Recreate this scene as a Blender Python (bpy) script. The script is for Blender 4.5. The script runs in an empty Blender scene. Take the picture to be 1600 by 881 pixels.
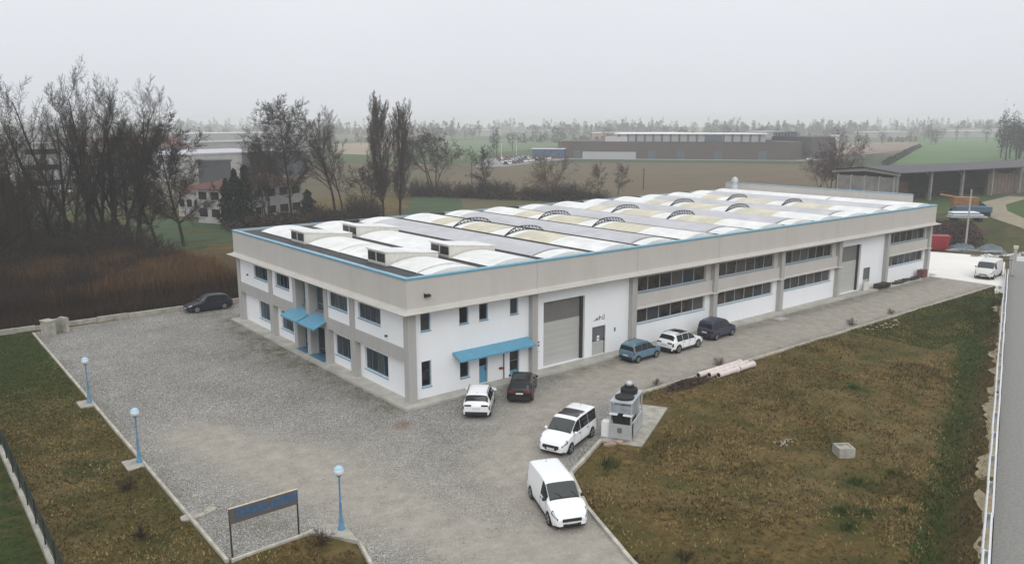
import bpy, math, random
import numpy as np
from mathutils import Vector, Matrix
R = math.radians
rng = random.Random(7)
nrg = np.random.default_rng(7)
scene = bpy.context.scene
col = scene.collection

# ------------------------------------------------------------------ camera
cam_d = bpy.data.cameras.new('camera')
cam = bpy.data.objects.new('camera', cam_d)
col.objects.link(cam)
cam.location = (-27.2, -45.2, 19.0)
cam.rotation_euler = (R(90 - 11.2), R(0.08), R(51.35 - 90))
cam_d.sensor_width = 36.0
cam_d.lens = 28.3
cam_d.clip_start = 0.5
cam_d.clip_end = 9000
scene.camera = cam

# ------------------------------------------------------------------ sky, sun, exposure
SUN_EL, SUN_AZ = 42.0, -118.0       # azimuth of the sun as an angle from +X
world = bpy.data.worlds.new('World')
scene.world = world
world.use_nodes = True
wn, wl = world.node_tree.nodes, world.node_tree.links
bg = wn['Background']
sky = wn.new('ShaderNodeTexSky')
sky.sky_type = 'NISHITA'
sky.sun_disc = False
sky.sun_elevation = R(SUN_EL)
sky.sun_rotation = R(90 - SUN_AZ)
sky.air_density = 1.0
sky.dust_density = 4.0
hsv = wn.new('ShaderNodeHueSaturation')
hsv.inputs['Saturation'].default_value = 0.12
wl.new(sky.outputs[0], hsv.inputs['Color'])
tc = wn.new('ShaderNodeTexCoord')
sx = wn.new('ShaderNodeSeparateXYZ')
wl.new(tc.outputs['Generated'], sx.inputs[0])
mr = wn.new('ShaderNodeMapRange')
mr.inputs['From Min'].default_value = 0.0
mr.inputs['From Max'].default_value = 1.0
wl.new(sx.outputs['Z'], mr.inputs['Value'])
cl = wn.new('ShaderNodeMix')        # the cloud sheet: brighter overhead
cl.data_type = 'RGBA'
cl.inputs[6].default_value = (7.8, 8.1, 8.65, 1)
cl.inputs[7].default_value = (13.2, 13.5, 14.0, 1)
cn = wn.new('ShaderNodeTexNoise'); cn.inputs['Scale'].default_value = 2.6; cn.inputs['Detail'].default_value = 5
wl.new(tc.outputs['Generated'], cn.inputs['Vector'])
ca = wn.new('ShaderNodeMath'); ca.operation = 'MULTIPLY_ADD'; ca.inputs[1].default_value = 0.16; ca.inputs[2].default_value = -0.08
wl.new(cn.outputs['Fac'], ca.inputs[0])
cs = wn.new('ShaderNodeMath'); cs.operation = 'ADD'
wl.new(ca.outputs[0], cs.inputs[0]); wl.new(mr.outputs[0], cs.inputs[1])
wl.new(cs.outputs[0], cl.inputs[0])
cl.clamp_factor = False
mx = wn.new('ShaderNodeMix')
mx.data_type = 'RGBA'
mx.inputs[0].default_value = 0.9
wl.new(hsv.outputs[0], mx.inputs[6])
wl.new(cl.outputs[2], mx.inputs[7])
wl.new(mx.outputs[2], bg.inputs['Color'])
bg.inputs['Strength'].default_value = 0.1

sun_d = bpy.data.lights.new('sun', 'SUN')
sun_d.energy = 0.95
sun_d.angle = R(35)
sun_d.color = (1.0, 0.97, 0.92)
sun = bpy.data.objects.new('sun', sun_d)
col.objects.link(sun)
_d = Vector((math.cos(R(SUN_EL)) * math.cos(R(SUN_AZ)), math.cos(R(SUN_EL)) * math.sin(R(SUN_AZ)), math.sin(R(SUN_EL))))
sun.rotation_euler = _d.to_track_quat('Z', 'Y').to_euler()

scene.view_settings.view_transform = 'Standard'
scene.view_settings.look = 'None'
scene.view_settings.exposure = 0.0
scene.view_settings.gamma = 1.0
try:
    scene.cycles.max_bounces = 8
    scene.cycles.diffuse_bounces = 3
    scene.cycles.volume_bounces = 4
    scene.cycles.use_denoising = True
except Exception:
    pass

# ------------------------------------------------------------------ materials
def newmat(name):
    m = bpy.data.materials.new(name)
    m.use_nodes = True
    return m, m.node_tree.nodes, m.node_tree.links, m.node_tree.nodes['Principled BSDF']

def M(name, c, rough=0.7, var=0.0, scale=3.0, bump=0.0, bscale=20.0, metal=0.0, spec=0.4, island=0.0, obj_rand=0.0, coat=0.0):
    m, n, l, b = newmat(name)
    b.inputs['Roughness'].default_value = rough
    b.inputs['Metallic'].default_value = metal
    b.inputs['Specular IOR Level'].default_value = spec
    if coat:
        b.inputs['Coat Weight'].default_value = coat
        b.inputs['Coat Roughness'].default_value = 0.05
    b.inputs['Base Color'].default_value = (*c, 1)
    fac = None
    t = n.new('ShaderNodeTexCoord')
    if var or island or obj_rand:
        val = None
        if var:
            nz = n.new('ShaderNodeTexNoise')
            nz.inputs['Scale'].default_value = scale
            nz.inputs['Detail'].default_value = 6
            nz.inputs['Roughness'].default_value = 0.65
            l.new(t.outputs['Object'], nz.inputs['Vector'])
            mp = n.new('ShaderNodeMapRange')
            mp.inputs['From Min'].default_value = 0.28
            mp.inputs['From Max'].default_value = 0.72
            mp.inputs['To Min'].default_value = 1 - var
            mp.inputs['To Max'].default_value = 1 + var
            l.new(nz.outputs['Fac'], mp.inputs['Value'])
            val = mp.outputs[0]
        def mul(a, src, amt):
            q = n.new('ShaderNodeMapRange')
            q.inputs['To Min'].default_value = 1 - amt
            q.inputs['To Max'].default_value = 1 + amt
            l.new(src, q.inputs['Value'])
            if a is None:
                return q.outputs[0]
            k = n.new('ShaderNodeMath'); k.operation = 'MULTIPLY'
            l.new(a, k.inputs[0]); l.new(q.outputs[0], k.inputs[1])
            return k.outputs[0]
        if island:
            g = n.new('ShaderNodeNewGeometry')
            val = mul(val, g.outputs['Random Per Island'], island)
        if obj_rand:
            oi = n.new('ShaderNodeObjectInfo')
            val = mul(val, oi.outputs['Random'], obj_rand)
        vm = n.new('ShaderNodeVectorMath'); vm.operation = 'SCALE'
        vm.inputs[0].default_value = c
        l.new(val, vm.inputs['Scale'])
        l.new(vm.outputs[0], b.inputs['Base Color'])
    if bump:
        nb = n.new('ShaderNodeTexNoise')
        nb.inputs['Scale'].default_value = bscale
        nb.inputs['Detail'].default_value = 5
        l.new(t.outputs['Object'], nb.inputs['Vector'])
        bp = n.new('ShaderNodeBump')
        bp.inputs['Strength'].default_value = bump
        bp.inputs['Distance'].default_value = 0.05
        l.new(nb.outputs['Fac'], bp.inputs['Height'])
        l.new(bp.outputs[0], b.inputs['Normal'])
    return m

def ribbed(name, c, axis, period, rough=0.6, var=0.1, depth=0.02):
    """sheet with fine ribs (relief only) along one axis"""
    m = M(name, c, rough, var=var, scale=0.6)
    n, l = m.node_tree.nodes, m.node_tree.links
    b = n['Principled BSDF']
    t = n.new('ShaderNodeTexCoord')
    w = n.new('ShaderNodeTexWave')
    w.bands_direction = axis
    w.inputs['Scale'].default_value = 0.314 / period
    l.new(t.outputs['Object'], w.inputs['Vector'])
    bp = n.new('ShaderNodeBump')
    bp.inputs['Strength'].default_value = 0.8
    bp.inputs['Distance'].default_value = depth
    l.new(w.outputs['Fac'], bp.inputs['Height'])
    l.new(bp.outputs[0], b.inputs['Normal'])
    return m

def stained(name, c, dirt, amount=0.35, streak=(1.2, 1.2, 0.12), rough=0.75):
    """painted or cast surface with vertical run stains"""
    m, n, l, b = newmat(name)
    b.inputs['Roughness'].default_value = rough
    b.inputs['Specular IOR Level'].default_value = 0.3
    t = n.new('ShaderNodeTexCoord')
    mp = n.new('ShaderNodeMapping')
    mp.inputs['Scale'].default_value = streak
    l.new(t.outputs['Object'], mp.inputs['Vector'])
    a = n.new('ShaderNodeTexNoise')
    a.inputs['Scale'].default_value = 1.0; a.inputs['Detail'].default_value = 8; a.inputs['Roughness'].default_value = 0.7
    l.new(mp.outputs[0], a.inputs['Vector'])
    f = n.new('ShaderNodeMapRange')
    f.inputs['From Min'].default_value = 0.45; f.inputs['From Max'].default_value = 0.8
    f.inputs['To Max'].default_value = amount
    l.new(a.outputs['Fac'], f.inputs['Value'])
    k = n.new('ShaderNodeMix'); k.data_type = 'RGBA'
    k.inputs[6].default_value = (*c, 1); k.inputs[7].default_value = (*dirt, 1)
    l.new(f.outputs[0], k.inputs[0])
    l.new(k.outputs[2], b.inputs['Base Color'])
    return m

m_white = stained('white_render', (0.80, 0.815, 0.835), (0.58, 0.57, 0.53), 0.22, streak=(.35, .35, .14))
m_fascia = stained('beige_concrete', (0.50, 0.475, 0.445), (0.36, 0.34, 0.30), 0.45, streak=(0.5, 0.5, 0.15))
m_lip = stained('pale_concrete', (0.60, 0.575, 0.52), (0.40, 0.37, 0.30), 0.5, streak=(2, 2, 2))
m_pil = stained('grey_concrete', (0.40, 0.39, 0.375), (0.27, 0.26, 0.24), 0.45)
m_plinth = M('plinth_concrete', (0.40, 0.385, 0.345), 0.9, var=0.25, scale=0.8, bump=0.3)
m_kerb = M('kerb_concrete', (0.40, 0.375, 0.32), 0.9, var=0.25, scale=2.0, bump=0.4, obj_rand=0.12)
m_concrete = M('old_concrete', (0.34, 0.325, 0.28), 0.9, var=0.35, scale=1.6, bump=0.4)
m_slab = M('bright_concrete', (0.74, 0.72, 0.68), 0.85, var=0.06, scale=0.3)
m_blue = M('blue_paint', (0.105, 0.30, 0.43), 0.45, var=0.08, scale=2)
m_blueframe = M('blue_frame', (0.06, 0.17, 0.27), 0.4, var=0.08, scale=2)
m_copblue = M('blue_coping', (0.15, 0.34, 0.45), 0.22, var=0.12, scale=1.0)
m_alu = M('aluminium_frame', (0.35, 0.40, 0.43), 0.4, var=0.05)
m_steel = M('galvanised_steel', (0.50, 0.52, 0.54), 0.45, var=0.12, scale=3, metal=0.35)
m_deck = M('bitumen_deck', (0.050, 0.053, 0.056), 0.85, var=0.3, scale=1.2, bump=0.2)
m_gut = M('dark_gutter', (0.035, 0.035, 0.036), 0.8, var=0.3, scale=1.0)
m_vwhite = ribbed('white_roof_sheet', (0.72, 0.72, 0.70), 'Y', 0.25, var=0.16)
m_vgrey = ribbed('grey_roof_sheet', (0.46, 0.46, 0.48), 'Y', 0.30, var=0.14)
m_vyel = ribbed('yellowed_skylight_sheet', (0.56, 0.52, 0.40), 'Y', 0.25, var=0.2)
m_cream = M('cream_metal', (0.62, 0.60, 0.55), 0.6, var=0.1)
m_dark = M('black_rubber', (0.012, 0.012, 0.013), 0.7)
m_darkmetal = M('dark_metal', (0.03, 0.031, 0.033), 0.5, var=0.2)
m_shut = ribbed('grey_shutter', (0.42, 0.42, 0.40), 'Z', 0.45, var=0.05, depth=0.012)
m_shutdark = M('shutter_window_band', (0.16, 0.155, 0.15), 0.35, var=0.08, scale=1.0)
m_doorgrey = M('grey_door_paint', (0.12, 0.13, 0.14), 0.5, var=0.12)
m_red = M('red_paint', (0.25, 0.015, 0.022), 0.5, var=0.15)
m_signtext = M('dark_lettering', (0.05, 0.055, 0.06), 0.6)
m_white_plain = M('white_plastic', (0.82, 0.82, 0.82), 0.5)

def glassmat(name, c, rough=0.06):
    m, n, l, b = newmat(name)
    b.inputs['Base Color'].default_value = (*c, 1)
    b.inputs['Roughness'].default_value = rough
    b.inputs['Specular IOR Level'].default_value = 0.5
    return m
m_glass = glassmat('window_glass', (0.012, 0.014, 0.018))
m_glassbrown = M('ribbon_glass', (0.028, 0.026, 0.026), 0.12, var=0.8, scale=0.9, spec=0.5)  # mottled colour stands in for reflections and brown indoor light
RIBBON = [m_glassbrown, m_glassbrown, glassmat('bluish_glass', (0.030, 0.040, 0.048), .10), glassmat('curtained_glass', (0.075, 0.072, 0.070), .2), M('brownish_glass', (0.045, 0.036, 0.034), .12, var=.8, scale=1.4, spec=.5)]  # pane tints picked at random for variety, one of them brownish
PANES = [m_glass, m_glass, glassmat('blind_glass', (0.05, 0.053, 0.055), .15)]
m_carglass = glassmat('car_glass', (0.010, 0.013, 0.014), 0.04); m_carglass.node_tree.nodes['Principled BSDF'].inputs['Specular IOR Level'].default_value = 0.32

# ------------------------------------------------------------------ mesh helpers
class MB:
    def __init__(s):
        s.v = []; s.f = []; s.m = []; s.off = 0
    def add(s, vs, fs, mi=0):
        o = s.off
        s.v.extend(vs); s.off += len(vs)
        for f in fs:
            s.f.append([i + o for i in f]); s.m.append(mi)
    def box(s, x0, y0, z0, x1, y1, z1, mi=0):
        x0, x1 = min(x0, x1), max(x0, x1); y0, y1 = min(y0, y1), max(y0, y1); z0, z1 = min(z0, z1), max(z0, z1)
        s.add([(x0, y0, z0), (x1, y0, z0), (x1, y1, z0), (x0, y1, z0), (x0, y0, z1), (x1, y0, z1), (x1, y1, z1), (x0, y1, z1)],
              [(0, 3, 2, 1), (4, 5, 6, 7), (0, 1, 5, 4), (1, 2, 6, 5), (2, 3, 7, 6), (3, 0, 4, 7)], mi)
    def rbox(s, c, size, rz=0.0, mi=0, ry=0.0):
        mt = Matrix.Translation(c) @ Matrix.Rotation(rz, 4, 'Z') @ Matrix.Rotation(ry, 4, 'Y')
        a, b, d = size[0] / 2, size[1] / 2, size[2] / 2
        vs = [tuple(mt @ Vector(p)) for p in [(-a, -b, -d), (a, -b, -d), (a, b, -d), (-a, b, -d), (-a, -b, d), (a, -b, d), (a, b, d), (-a, b, d)]]
        s.add(vs, [(0, 3, 2, 1), (4, 5, 6, 7), (0, 1, 5, 4), (1, 2, 6, 5), (2, 3, 7, 6), (3, 0, 4, 7)], mi)
    def tube(s, p0, p1, r0, r1=None, n=8, mi=0, caps=True):
        r1 = r0 if r1 is None else r1
        p0, p1 = Vector(p0), Vector(p1)
        d = (p1 - p0).normalized()
        a = d.orthogonal().normalized(); b = d.cross(a)
        vs = []
        for p, r in ((p0, r0), (p1, r1)):
            for i in range(n):
                t = 2 * math.pi * i / n
                vs.append(tuple(p + (a * math.cos(t) + b * math.sin(t)) * r))
        fs = [(i, (i + 1) % n, n + (i + 1) % n, n + i) for i in range(n)]
        if caps:
            fs += [tuple(range(n))[::-1], tuple(range(n, 2 * n))]
        s.add(vs, fs, mi)
    def lathe(s, c, prof, n=12, mi=0):
        """prof: list of (radius, z)"""
        vs = []
        for r, z in prof:
            for i in range(n):
                t = 2 * math.pi * i / n
                vs.append((c[0] + r * math.cos(t), c[1] + r * math.sin(t), c[2] + z))
        fs = []
        for k in range(len(prof) - 1):
            for i in range(n):
                j = (i + 1) % n
                fs.append((k * n + i, k * n + j, (k + 1) * n + j, (k + 1) * n + i))
        fs += [tuple(range(n))[::-1], tuple(range((len(prof) - 1) * n, len(prof) * n))]
        s.add(vs, fs, mi)
    def prism(s, pts, z0, z1, mi=0):
        n = len(pts)
        vs = [(x, y, z0) for x, y in pts] + [(x, y, z1) for x, y in pts]
        fs = [tuple(range(n))[::-1], tuple(range(n, 2 * n))] + [(i, (i + 1) % n, n + (i + 1) % n, n + i) for i in range(n)]
        s.add(vs, fs, mi)
    def build(s, name, mats, parent=None, smooth=None, loc=None):
        me = bpy.data.meshes.new(name)
        me.from_pydata([tuple(p) for p in s.v], [], s.f)
        if not isinstance(mats, (list, tuple)):
            mats = [mats]
        for m in mats:
            me.materials.append(m)
        if len(mats) > 1:
            me.polygons.foreach_set('material_index', s.m)
        if smooth is not None:
            me.polygons.foreach_set('use_smooth', [True] * len(me.polygons))
            if smooth < 180:
                me.set_sharp_from_angle(angle=R(smooth))
        me.update()
        o = bpy.data.objects.new(name, me)
        col.objects.link(o)
        if parent is not None:
            o.parent = parent
        if loc is not None:
            o.location = loc
        return o

def mesh_np(name, V, F, mat, parent=None, smooth=False):
    """V (n,3), F (m,k) arrays"""
    me = bpy.data.meshes.new(name)
    F = np.asarray(F); k = F.shape[1]
    me.vertices.add(len(V)); me.vertices.foreach_set('co', np.asarray(V, np.float32).ravel())
    me.loops.add(F.size); me.loops.foreach_set('vertex_index', F.astype(np.int32).ravel())
    me.polygons.add(len(F)); me.polygons.foreach_set('loop_start', np.arange(0, F.size, k, dtype=np.int32))
    for m in (mat if isinstance(mat, (list, tuple)) else [mat]):
        me.materials.append(m)
    if smooth:
        me.polygons.foreach_set('use_smooth', np.ones(len(F), dtype=bool))
    me.update(calc_edges=True)
    o = bpy.data.objects.new(name, me)
    col.objects.link(o)
    if parent is not None:
        o.parent = parent
    return o

def tag(o, label=None, cat=None, group=None, kind=None):
    if label: o['label'] = label
    if cat: o['category'] = cat
    if group: o['group'] = group
    if kind: o['kind'] = kind
    return o

def thing(name, label, cat, loc=(0, 0, 0), rz=0.0, group=None):
    o = bpy.data.objects.new(name, None)
    o.empty_display_size = 0.5
    col.objects.link(o)
    o.location = loc
    o.rotation_euler = (0, 0, rz)
    return tag(o, label, cat, group)

def struct(o, label=None):
    o['kind'] = 'structure'
    if label: o['label'] = label
    return o

def kids(o):
    return [c for c in list(o.children)]

def dup(src, loc, rz=0.0, sc=1.0, label=None, group=None):
    def rec(o, parent):
        c = o.copy(); col.objects.link(c)
        if parent is not None:
            c.parent = parent
        for ch in kids(o):
            rec(ch, c)
        return c
    r = rec(src, None)
    r.location = loc; r.rotation_euler = (0, 0, rz)
    r.scale = (sc, sc, sc) if not isinstance(sc, tuple) else sc
    if label: r['label'] = label
    if group: r['group'] = group
    return r

def in_poly(px, py, poly):
    inside = np.zeros(px.shape, bool)
    n = len(poly)
    for i in range(n):
        x0, y0 = poly[i]; x1, y1 = poly[(i + 1) % n]
        if y0 == y1: continue
        c = ((y0 > py) != (y1 > py)) & (px < (x1 - x0) * (py - y0) / (y1 - y0) + x0)
        inside ^= c
    return inside

def seg_dist(px, py, line):
    d = np.full(px.shape, 1e9)
    for (x0, y0), (x1, y1) in zip(line[:-1], line[1:]):
        dx, dy = x1 - x0, y1 - y0
        t = np.clip(((px - x0) * dx + (py - y0) * dy) / (dx * dx + dy * dy), 0, 1)
        d = np.minimum(d, np.hypot(px - x0 - t * dx, py - y0 - t * dy))
    return d

def vnoise(x, y, seed=0):
    """smooth value noise, vectorised"""
    xi, yi = np.floor(x).astype(int), np.floor(y).astype(int)
    xf, yf = x - xi, y - yi
    def h(a, b):
        n = (a * 374761393 + b * 668265263 + seed * 1442695) & 0x7fffffff
        n = ((n ^ (n >> 13)) * 1274126177) & 0x7fffffff
        return ((n ^ (n >> 16)) & 0xffff) / 65535.0
    u, v = xf * xf * (3 - 2 * xf), yf * yf * (3 - 2 * yf)
    return (h(xi, yi) * (1 - u) + h(xi + 1, yi) * u) * (1 - v) + (h(xi, yi + 1) * (1 - u) + h(xi + 1, yi + 1) * u) * v

def fbm(x, y, seed=0, o=4):
    s = 0; a = 0.5
    for k in range(o):
        s = s + a * vnoise(x * 2 ** k, y * 2 ** k, seed + k); a *= 0.5
    return s

# ------------------------------------------------------------------ ground layout (metres; building's near corner is the origin)
YARD = [(-16.75, 38.9), (-16.75, -11.9), (-13.2, -11.85), (-11.9, -11.5), (-11.3, -12.3), (-11.55, -14.2), (-12.5, -18), (-14.5, -24), (-17, -32),
        (-7, -34), (-4.2, -27.0), (-3.0, -23.3), (-1.0, -18.3), (1.3, -14.6), (3.2, -13.7), (6.0, -12.3), (9.0, -10.1), (12.0, -8.6), (14.4, -7.95), (75.2, -7.95), (75.2, 0.6), (3.4, 33), (3.4, 39.4)]
RD = np.array([0.9413, 0.3375])        # direction of the guard rail and the road
RN = np.array([0.3375, -0.9413])       # to the road side
R0 = np.array([9.0, -33.0])
def rail_uv(x, y):
    return (x - R0[0]) * RD[0] + (y - R0[1]) * RD[1], (x - R0[0]) * RN[0] + (y - R0[1]) * RN[1]
def rail_xy(u, v):
    return (R0[0] + RD[0] * u + RN[0] * v, R0[1] + RD[1] * u + RN[1] * v)

def ground_z(x, y):
    x = np.asarray(x, float); y = np.asarray(y, float)
    z = (fbm(x * 0.35, y * 0.35, 3) - 0.47) * 0.22 + (fbm(x * 1.4, y * 1.4, 9) - 0.47) * 0.10 + 0.02
    u, v = rail_uv(x, y)
    yard = in_poly(x, y, YARD) | (seg_dist(x, y, YARD + YARD[:1]) < 0.30)
    bld = (x > -1.0) & (x < 77) & (y > -1.2) & (y < 33)
    slab = (x > 75.0) & (x < 97) & (y > -9.3) & (y < 9)
    road = v > 0.15
    flat = yard | bld | slab | road
    d = np.exp(-((v + 1.75) / 0.75) ** 2) * 0.95 * ((u > -40) & (u < 62.5))
    z = np.where(flat, -0.10, z - d)
    far = np.hypot(x - 20, y) > 110
    z = np.where(far & ~flat, -0.03, z)
    return z

# ground material: dry grass, moss and soil, steered by two vertex masks
def ground_material():
    m, n, l, b = newmat('dry_grass_soil')
    b.inputs['Roughness'].default_value = 0.95
    b.inputs['Specular IOR Level'].default_value = 0.1
    t = n.new('ShaderNodeTexCoord')
    def noise(sc, det=6, ro=0.65):
        q = n.new('ShaderNodeTexNoise'); q.inputs['Scale'].default_value = sc
        q.inputs['Detail'].default_value = det; q.inputs['Roughness'].default_value = ro
        l.new(t.outputs['Object'], q.inputs['Vector']); return q.outputs['Fac']
    def mixc(f, a, c):
        q = n.new('ShaderNodeMix'); q.data_type = 'RGBA'
        l.new(f, q.inputs[0])
        for i, s in ((6, a), (7, c)):
            if isinstance(s, tuple): q.inputs[i].default_value = (*s, 1)
            else: l.new(s, q.inputs[i])
        return q.outputs[2]
    def rmap(f, lo, hi, a=0.0, c=1.0):
        q = n.new('ShaderNodeMapRange'); q.inputs['From Min'].default_value = lo; q.inputs['From Max'].default_value = hi
        q.inputs['To Min'].default_value = a; q.inputs['To Max'].default_value = c
        l.new(f, q.inputs['Value']); return q.outputs[0]
    def mul(a, c):
        q = n.new('ShaderNodeMath'); q.operation = 'MULTIPLY'
        l.new(a, q.inputs[0]); l.new(c, q.inputs[1]); return q.outputs[0]
    dry = mixc(rmap(noise(2.2, 8, 0.75), 0.36, 0.66), (0.050, 0.034, 0.012), (0.225, 0.155, 0.060))
    dry = mixc(rmap(noise(0.25, 5), 0.42, 0.68), dry, (0.090, 0.076, 0.024))
    dry = mixc(rmap(noise(0.11, 6, 0.7), 0.50, 0.66, 0.0, 0.75), dry, mixc(rmap(noise(3.1, 7, 0.7), 0.35, 0.65), (0.120, 0.088, 0.042), (0.270, 0.200, 0.098)))
    a1 = n.new('ShaderNodeAttribute'); a1.attribute_name = 'green'
    grn = mixc(rmap(noise(3.0, 6, 0.7), 0.35, 0.7), (0.022, 0.033, 0.010), (0.058, 0.085, 0.022))
    sp = rmap(noise(0.55, 6, 0.7), 0.50, 0.62)
    f = n.new('ShaderNodeMath'); f.operation = 'ADD'; f.use_clamp = True
    k = n.new('ShaderNodeMath'); k.operation = 'MULTIPLY'; k.inputs[1].default_value = 0.55
    l.new(sp, k.inputs[0])
    gm = mul(a1.outputs['Fac'], rmap(noise(0.8, 6, 0.7), 0.25, 0.55, 0.35, 1.0))
    l.new(k.outputs[0], f.inputs[0]); l.new(gm, f.inputs[1])
    c = mixc(f.outputs[0], dry, grn)
    a2 = n.new('ShaderNodeAttribute'); a2.attribute_name = 'soil'
    so = mixc(rmap(noise(1.3, 8, 0.7), 0.35, 0.7), (0.028, 0.020, 0.012), (0.085, 0.060, 0.038))
    c = mixc(a2.outputs['Fac'], c, so)
    l.new(c, b.inputs['Base Color'])
    bp = n.new('ShaderNodeBump'); bp.inputs['Strength'].default_value = 1.0; bp.inputs['Distance'].default_value = 0.12
    l.new(noise(5.0, 8, 0.8), bp.inputs['Height']); l.new(bp.outputs[0], b.inputs['Normal'])
    return m
m_ground = ground_material()

def far_ground_material():
    m, n, l, b = newmat('farmland')
    b.inputs['Roughness'].default_value = 0.95
    b.inputs['Specular IOR Level'].default_value = 0.1
    t = n.new('ShaderNodeTexCoord')
    vo = n.new('ShaderNodeTexVoronoi'); vo.inputs['Scale'].default_value = 1 / 190.0
    l.new(t.outputs['Object'], vo.inputs['Vector'])
    sp = n.new('ShaderNodeSeparateColor'); l.new(vo.outputs['Color'], sp.inputs[0])
    cr = n.new('ShaderNodeValToRGB')
    cr.color_ramp.interpolation = 'CONSTANT'
    for i, (p, c) in enumerate([(0, (0.05, 0.085, 0.025)), (0.3, (0.10, 0.085, 0.05)), (0.5, (0.06, 0.11, 0.03)), (0.75, (0.14, 0.11, 0.07)), (0.9, (0.045, 0.06, 0.03))]):
        e = cr.color_ramp.elements[i] if i < 2 else cr.color_ramp.elements.new(p)
        e.position = p; e.color = (*c, 1)
    l.new(sp.outputs[0], cr.inputs[0])
    nz = n.new('ShaderNodeTexNoise'); nz.inputs['Scale'].default_value = 0.06; nz.inputs['Detail'].default_value = 8
    l.new(t.outputs['Object'], nz.inputs['Vector'])
    mp = n.new('ShaderNodeMapRange'); mp.inputs['To Min'].default_value = 0.6; mp.inputs['To Max'].default_value = 1.4
    l.new(nz.outputs['Fac'], mp.inputs['Value'])
    vm = n.new('ShaderNodeVectorMath'); vm.operation = 'SCALE'
    l.new(cr.outputs[0], vm.inputs[0]); l.new(mp.outputs[0], vm.inputs['Scale'])
    l.new(vm.outputs[0], b.inputs['Base Color'])
    return m
m_far = far_ground_material()

def build_ground():
    x0, x1, y0, y1, st = -70.0, 150.0, -70.0, 150.0, 0.62
    nx, ny = int((x1 - x0) / st) + 1, int((y1 - y0) / st) + 1
    xs, ys = np.linspace(x0, x1, nx), np.linspace(y0, y1, ny)
    X, Y = np.meshgrid(xs, ys); X = X.ravel(); Y = Y.ravel()
    Z = ground_z(X, Y)
    edge = (np.abs(X - x0) < .01) | (np.abs(X - x1) < .01) | (np.abs(Y - y0) < .01) | (np.abs(Y - y1) < .01)
    Z[edge] = -0.03
    u, v = rail_uv(X, Y)
    g = np.zeros_like(X)
    g += 0.85 * np.exp(-((X - 62) / 16) ** 2 - ((Y + 11.5) / 4.0) ** 2)            # lush corner by the rail
    g += 0.25 * np.exp(-((X - 45) / 14) ** 2 - ((Y + 14) / 4.0) ** 2)
    g += 0.9 * np.exp(-((v + 2.1) / 0.9) ** 2) * (Y < 20)                           # ditch
    g += 0.9 * np.clip((Y - 12) / 14, 0, 1) * ((X < -16.5) & (X > -22.8) & (Y < 39.5))
    g += 0.2 * ((X < -16.5) & (X > -22.8))
    g += 1.0 * (X <= -22.9) * (Y < 39)
    for cx, cy, rr in [(8.5, -26.5, 0.9), (9.5, -27.4, 0.8), (12.3, -25.3, 1.1), (7.4, -27.6, 0.8), (15, -26, .7), (6.5, -22.5, .7), (27, -17, 1.3), (45, -17.5, 1.6), (16.8, -21.3, .8), (-18.5, -8, .6), (-18.3, -12, .9), (-19.5, 3, 1.2)]:
        g += 0.9 * np.exp(-((X - cx) ** 2 + (Y - cy) ** 2) / rr ** 2)
    g += 0.5 * ((Y > 85) & (X < 40)) + 0.6 * (X > 100)
    s = np.zeros_like(X)
    s += 0.75 * ((Y > 40) & (Y < 84) & (X < 30)) * np.clip(fbm(X * .12, Y * .12, 5) * 2 - .2, 0, 1)
    s += 0.9 * np.exp(-((X - 18.5) / 2.2) ** 2 - ((Y + 8.7) / 0.7) ** 2)
    s += 0.6 * np.exp(-((v + 0.9) / 0.35) ** 2) * (u > -30)
    s += 0.85 * ((X > 99) & (X < 131) & (Y > 6 + .2 * (X - 100)) & (Y < 24))
    s += 0.5 * ((X > 78) & (Y > 33))
    F = np.arange(nx * ny).reshape(ny, nx)
    F = np.stack([F[:-1, :-1], F[:-1, 1:], F[1:, 1:], F[1:, :-1]], -1).reshape(-1, 4)
    B = 2600.0
    n0 = len(X)
    ring = [(-B, -B), (x0, -B), (x1, -B), (B, -B), (-B, y0), (x0, y0), (x1, y0), (B, y0), (-B, y1), (x0, y1), (x1, y1), (B, y1), (-B, B), (x0, B), (x1, B), (B, B)]
    V = np.concatenate([np.stack([X, Y, Z], 1), np.array([(a, b, -0.03) for a, b in ring])])
    FR = []
    for j in range(3):
        for i in range(3):
            if i == 1 and j == 1: continue
            a = n0 + j * 4 + i
            FR.append((a, a + 1, a + 5, a + 4))
    F2 = np.concatenate([F, np.array(FR)])
    o = mesh_np('ground', V, F2, [m_ground, m_far], smooth=True)
    mi = np.zeros(len(F2), np.int32); mi[len(F):] = 1
    cx = V[F2[:, 0], 0]; cy = V[F2[:, 0], 1]
    o.data.polygons.foreach_set('material_index', mi)
    for nm, arr in (('green', g), ('soil', s)):
        at = o.data.attributes.new(nm, 'FLOAT', 'POINT')
        at.data.foreach_set('value', np.concatenate([np.clip(arr, 0, 1), np.zeros(16)]).astype(np.float32))
    return struct(o, 'wide flat ground of dry grass, soil and farmland')
build_ground()

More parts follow.
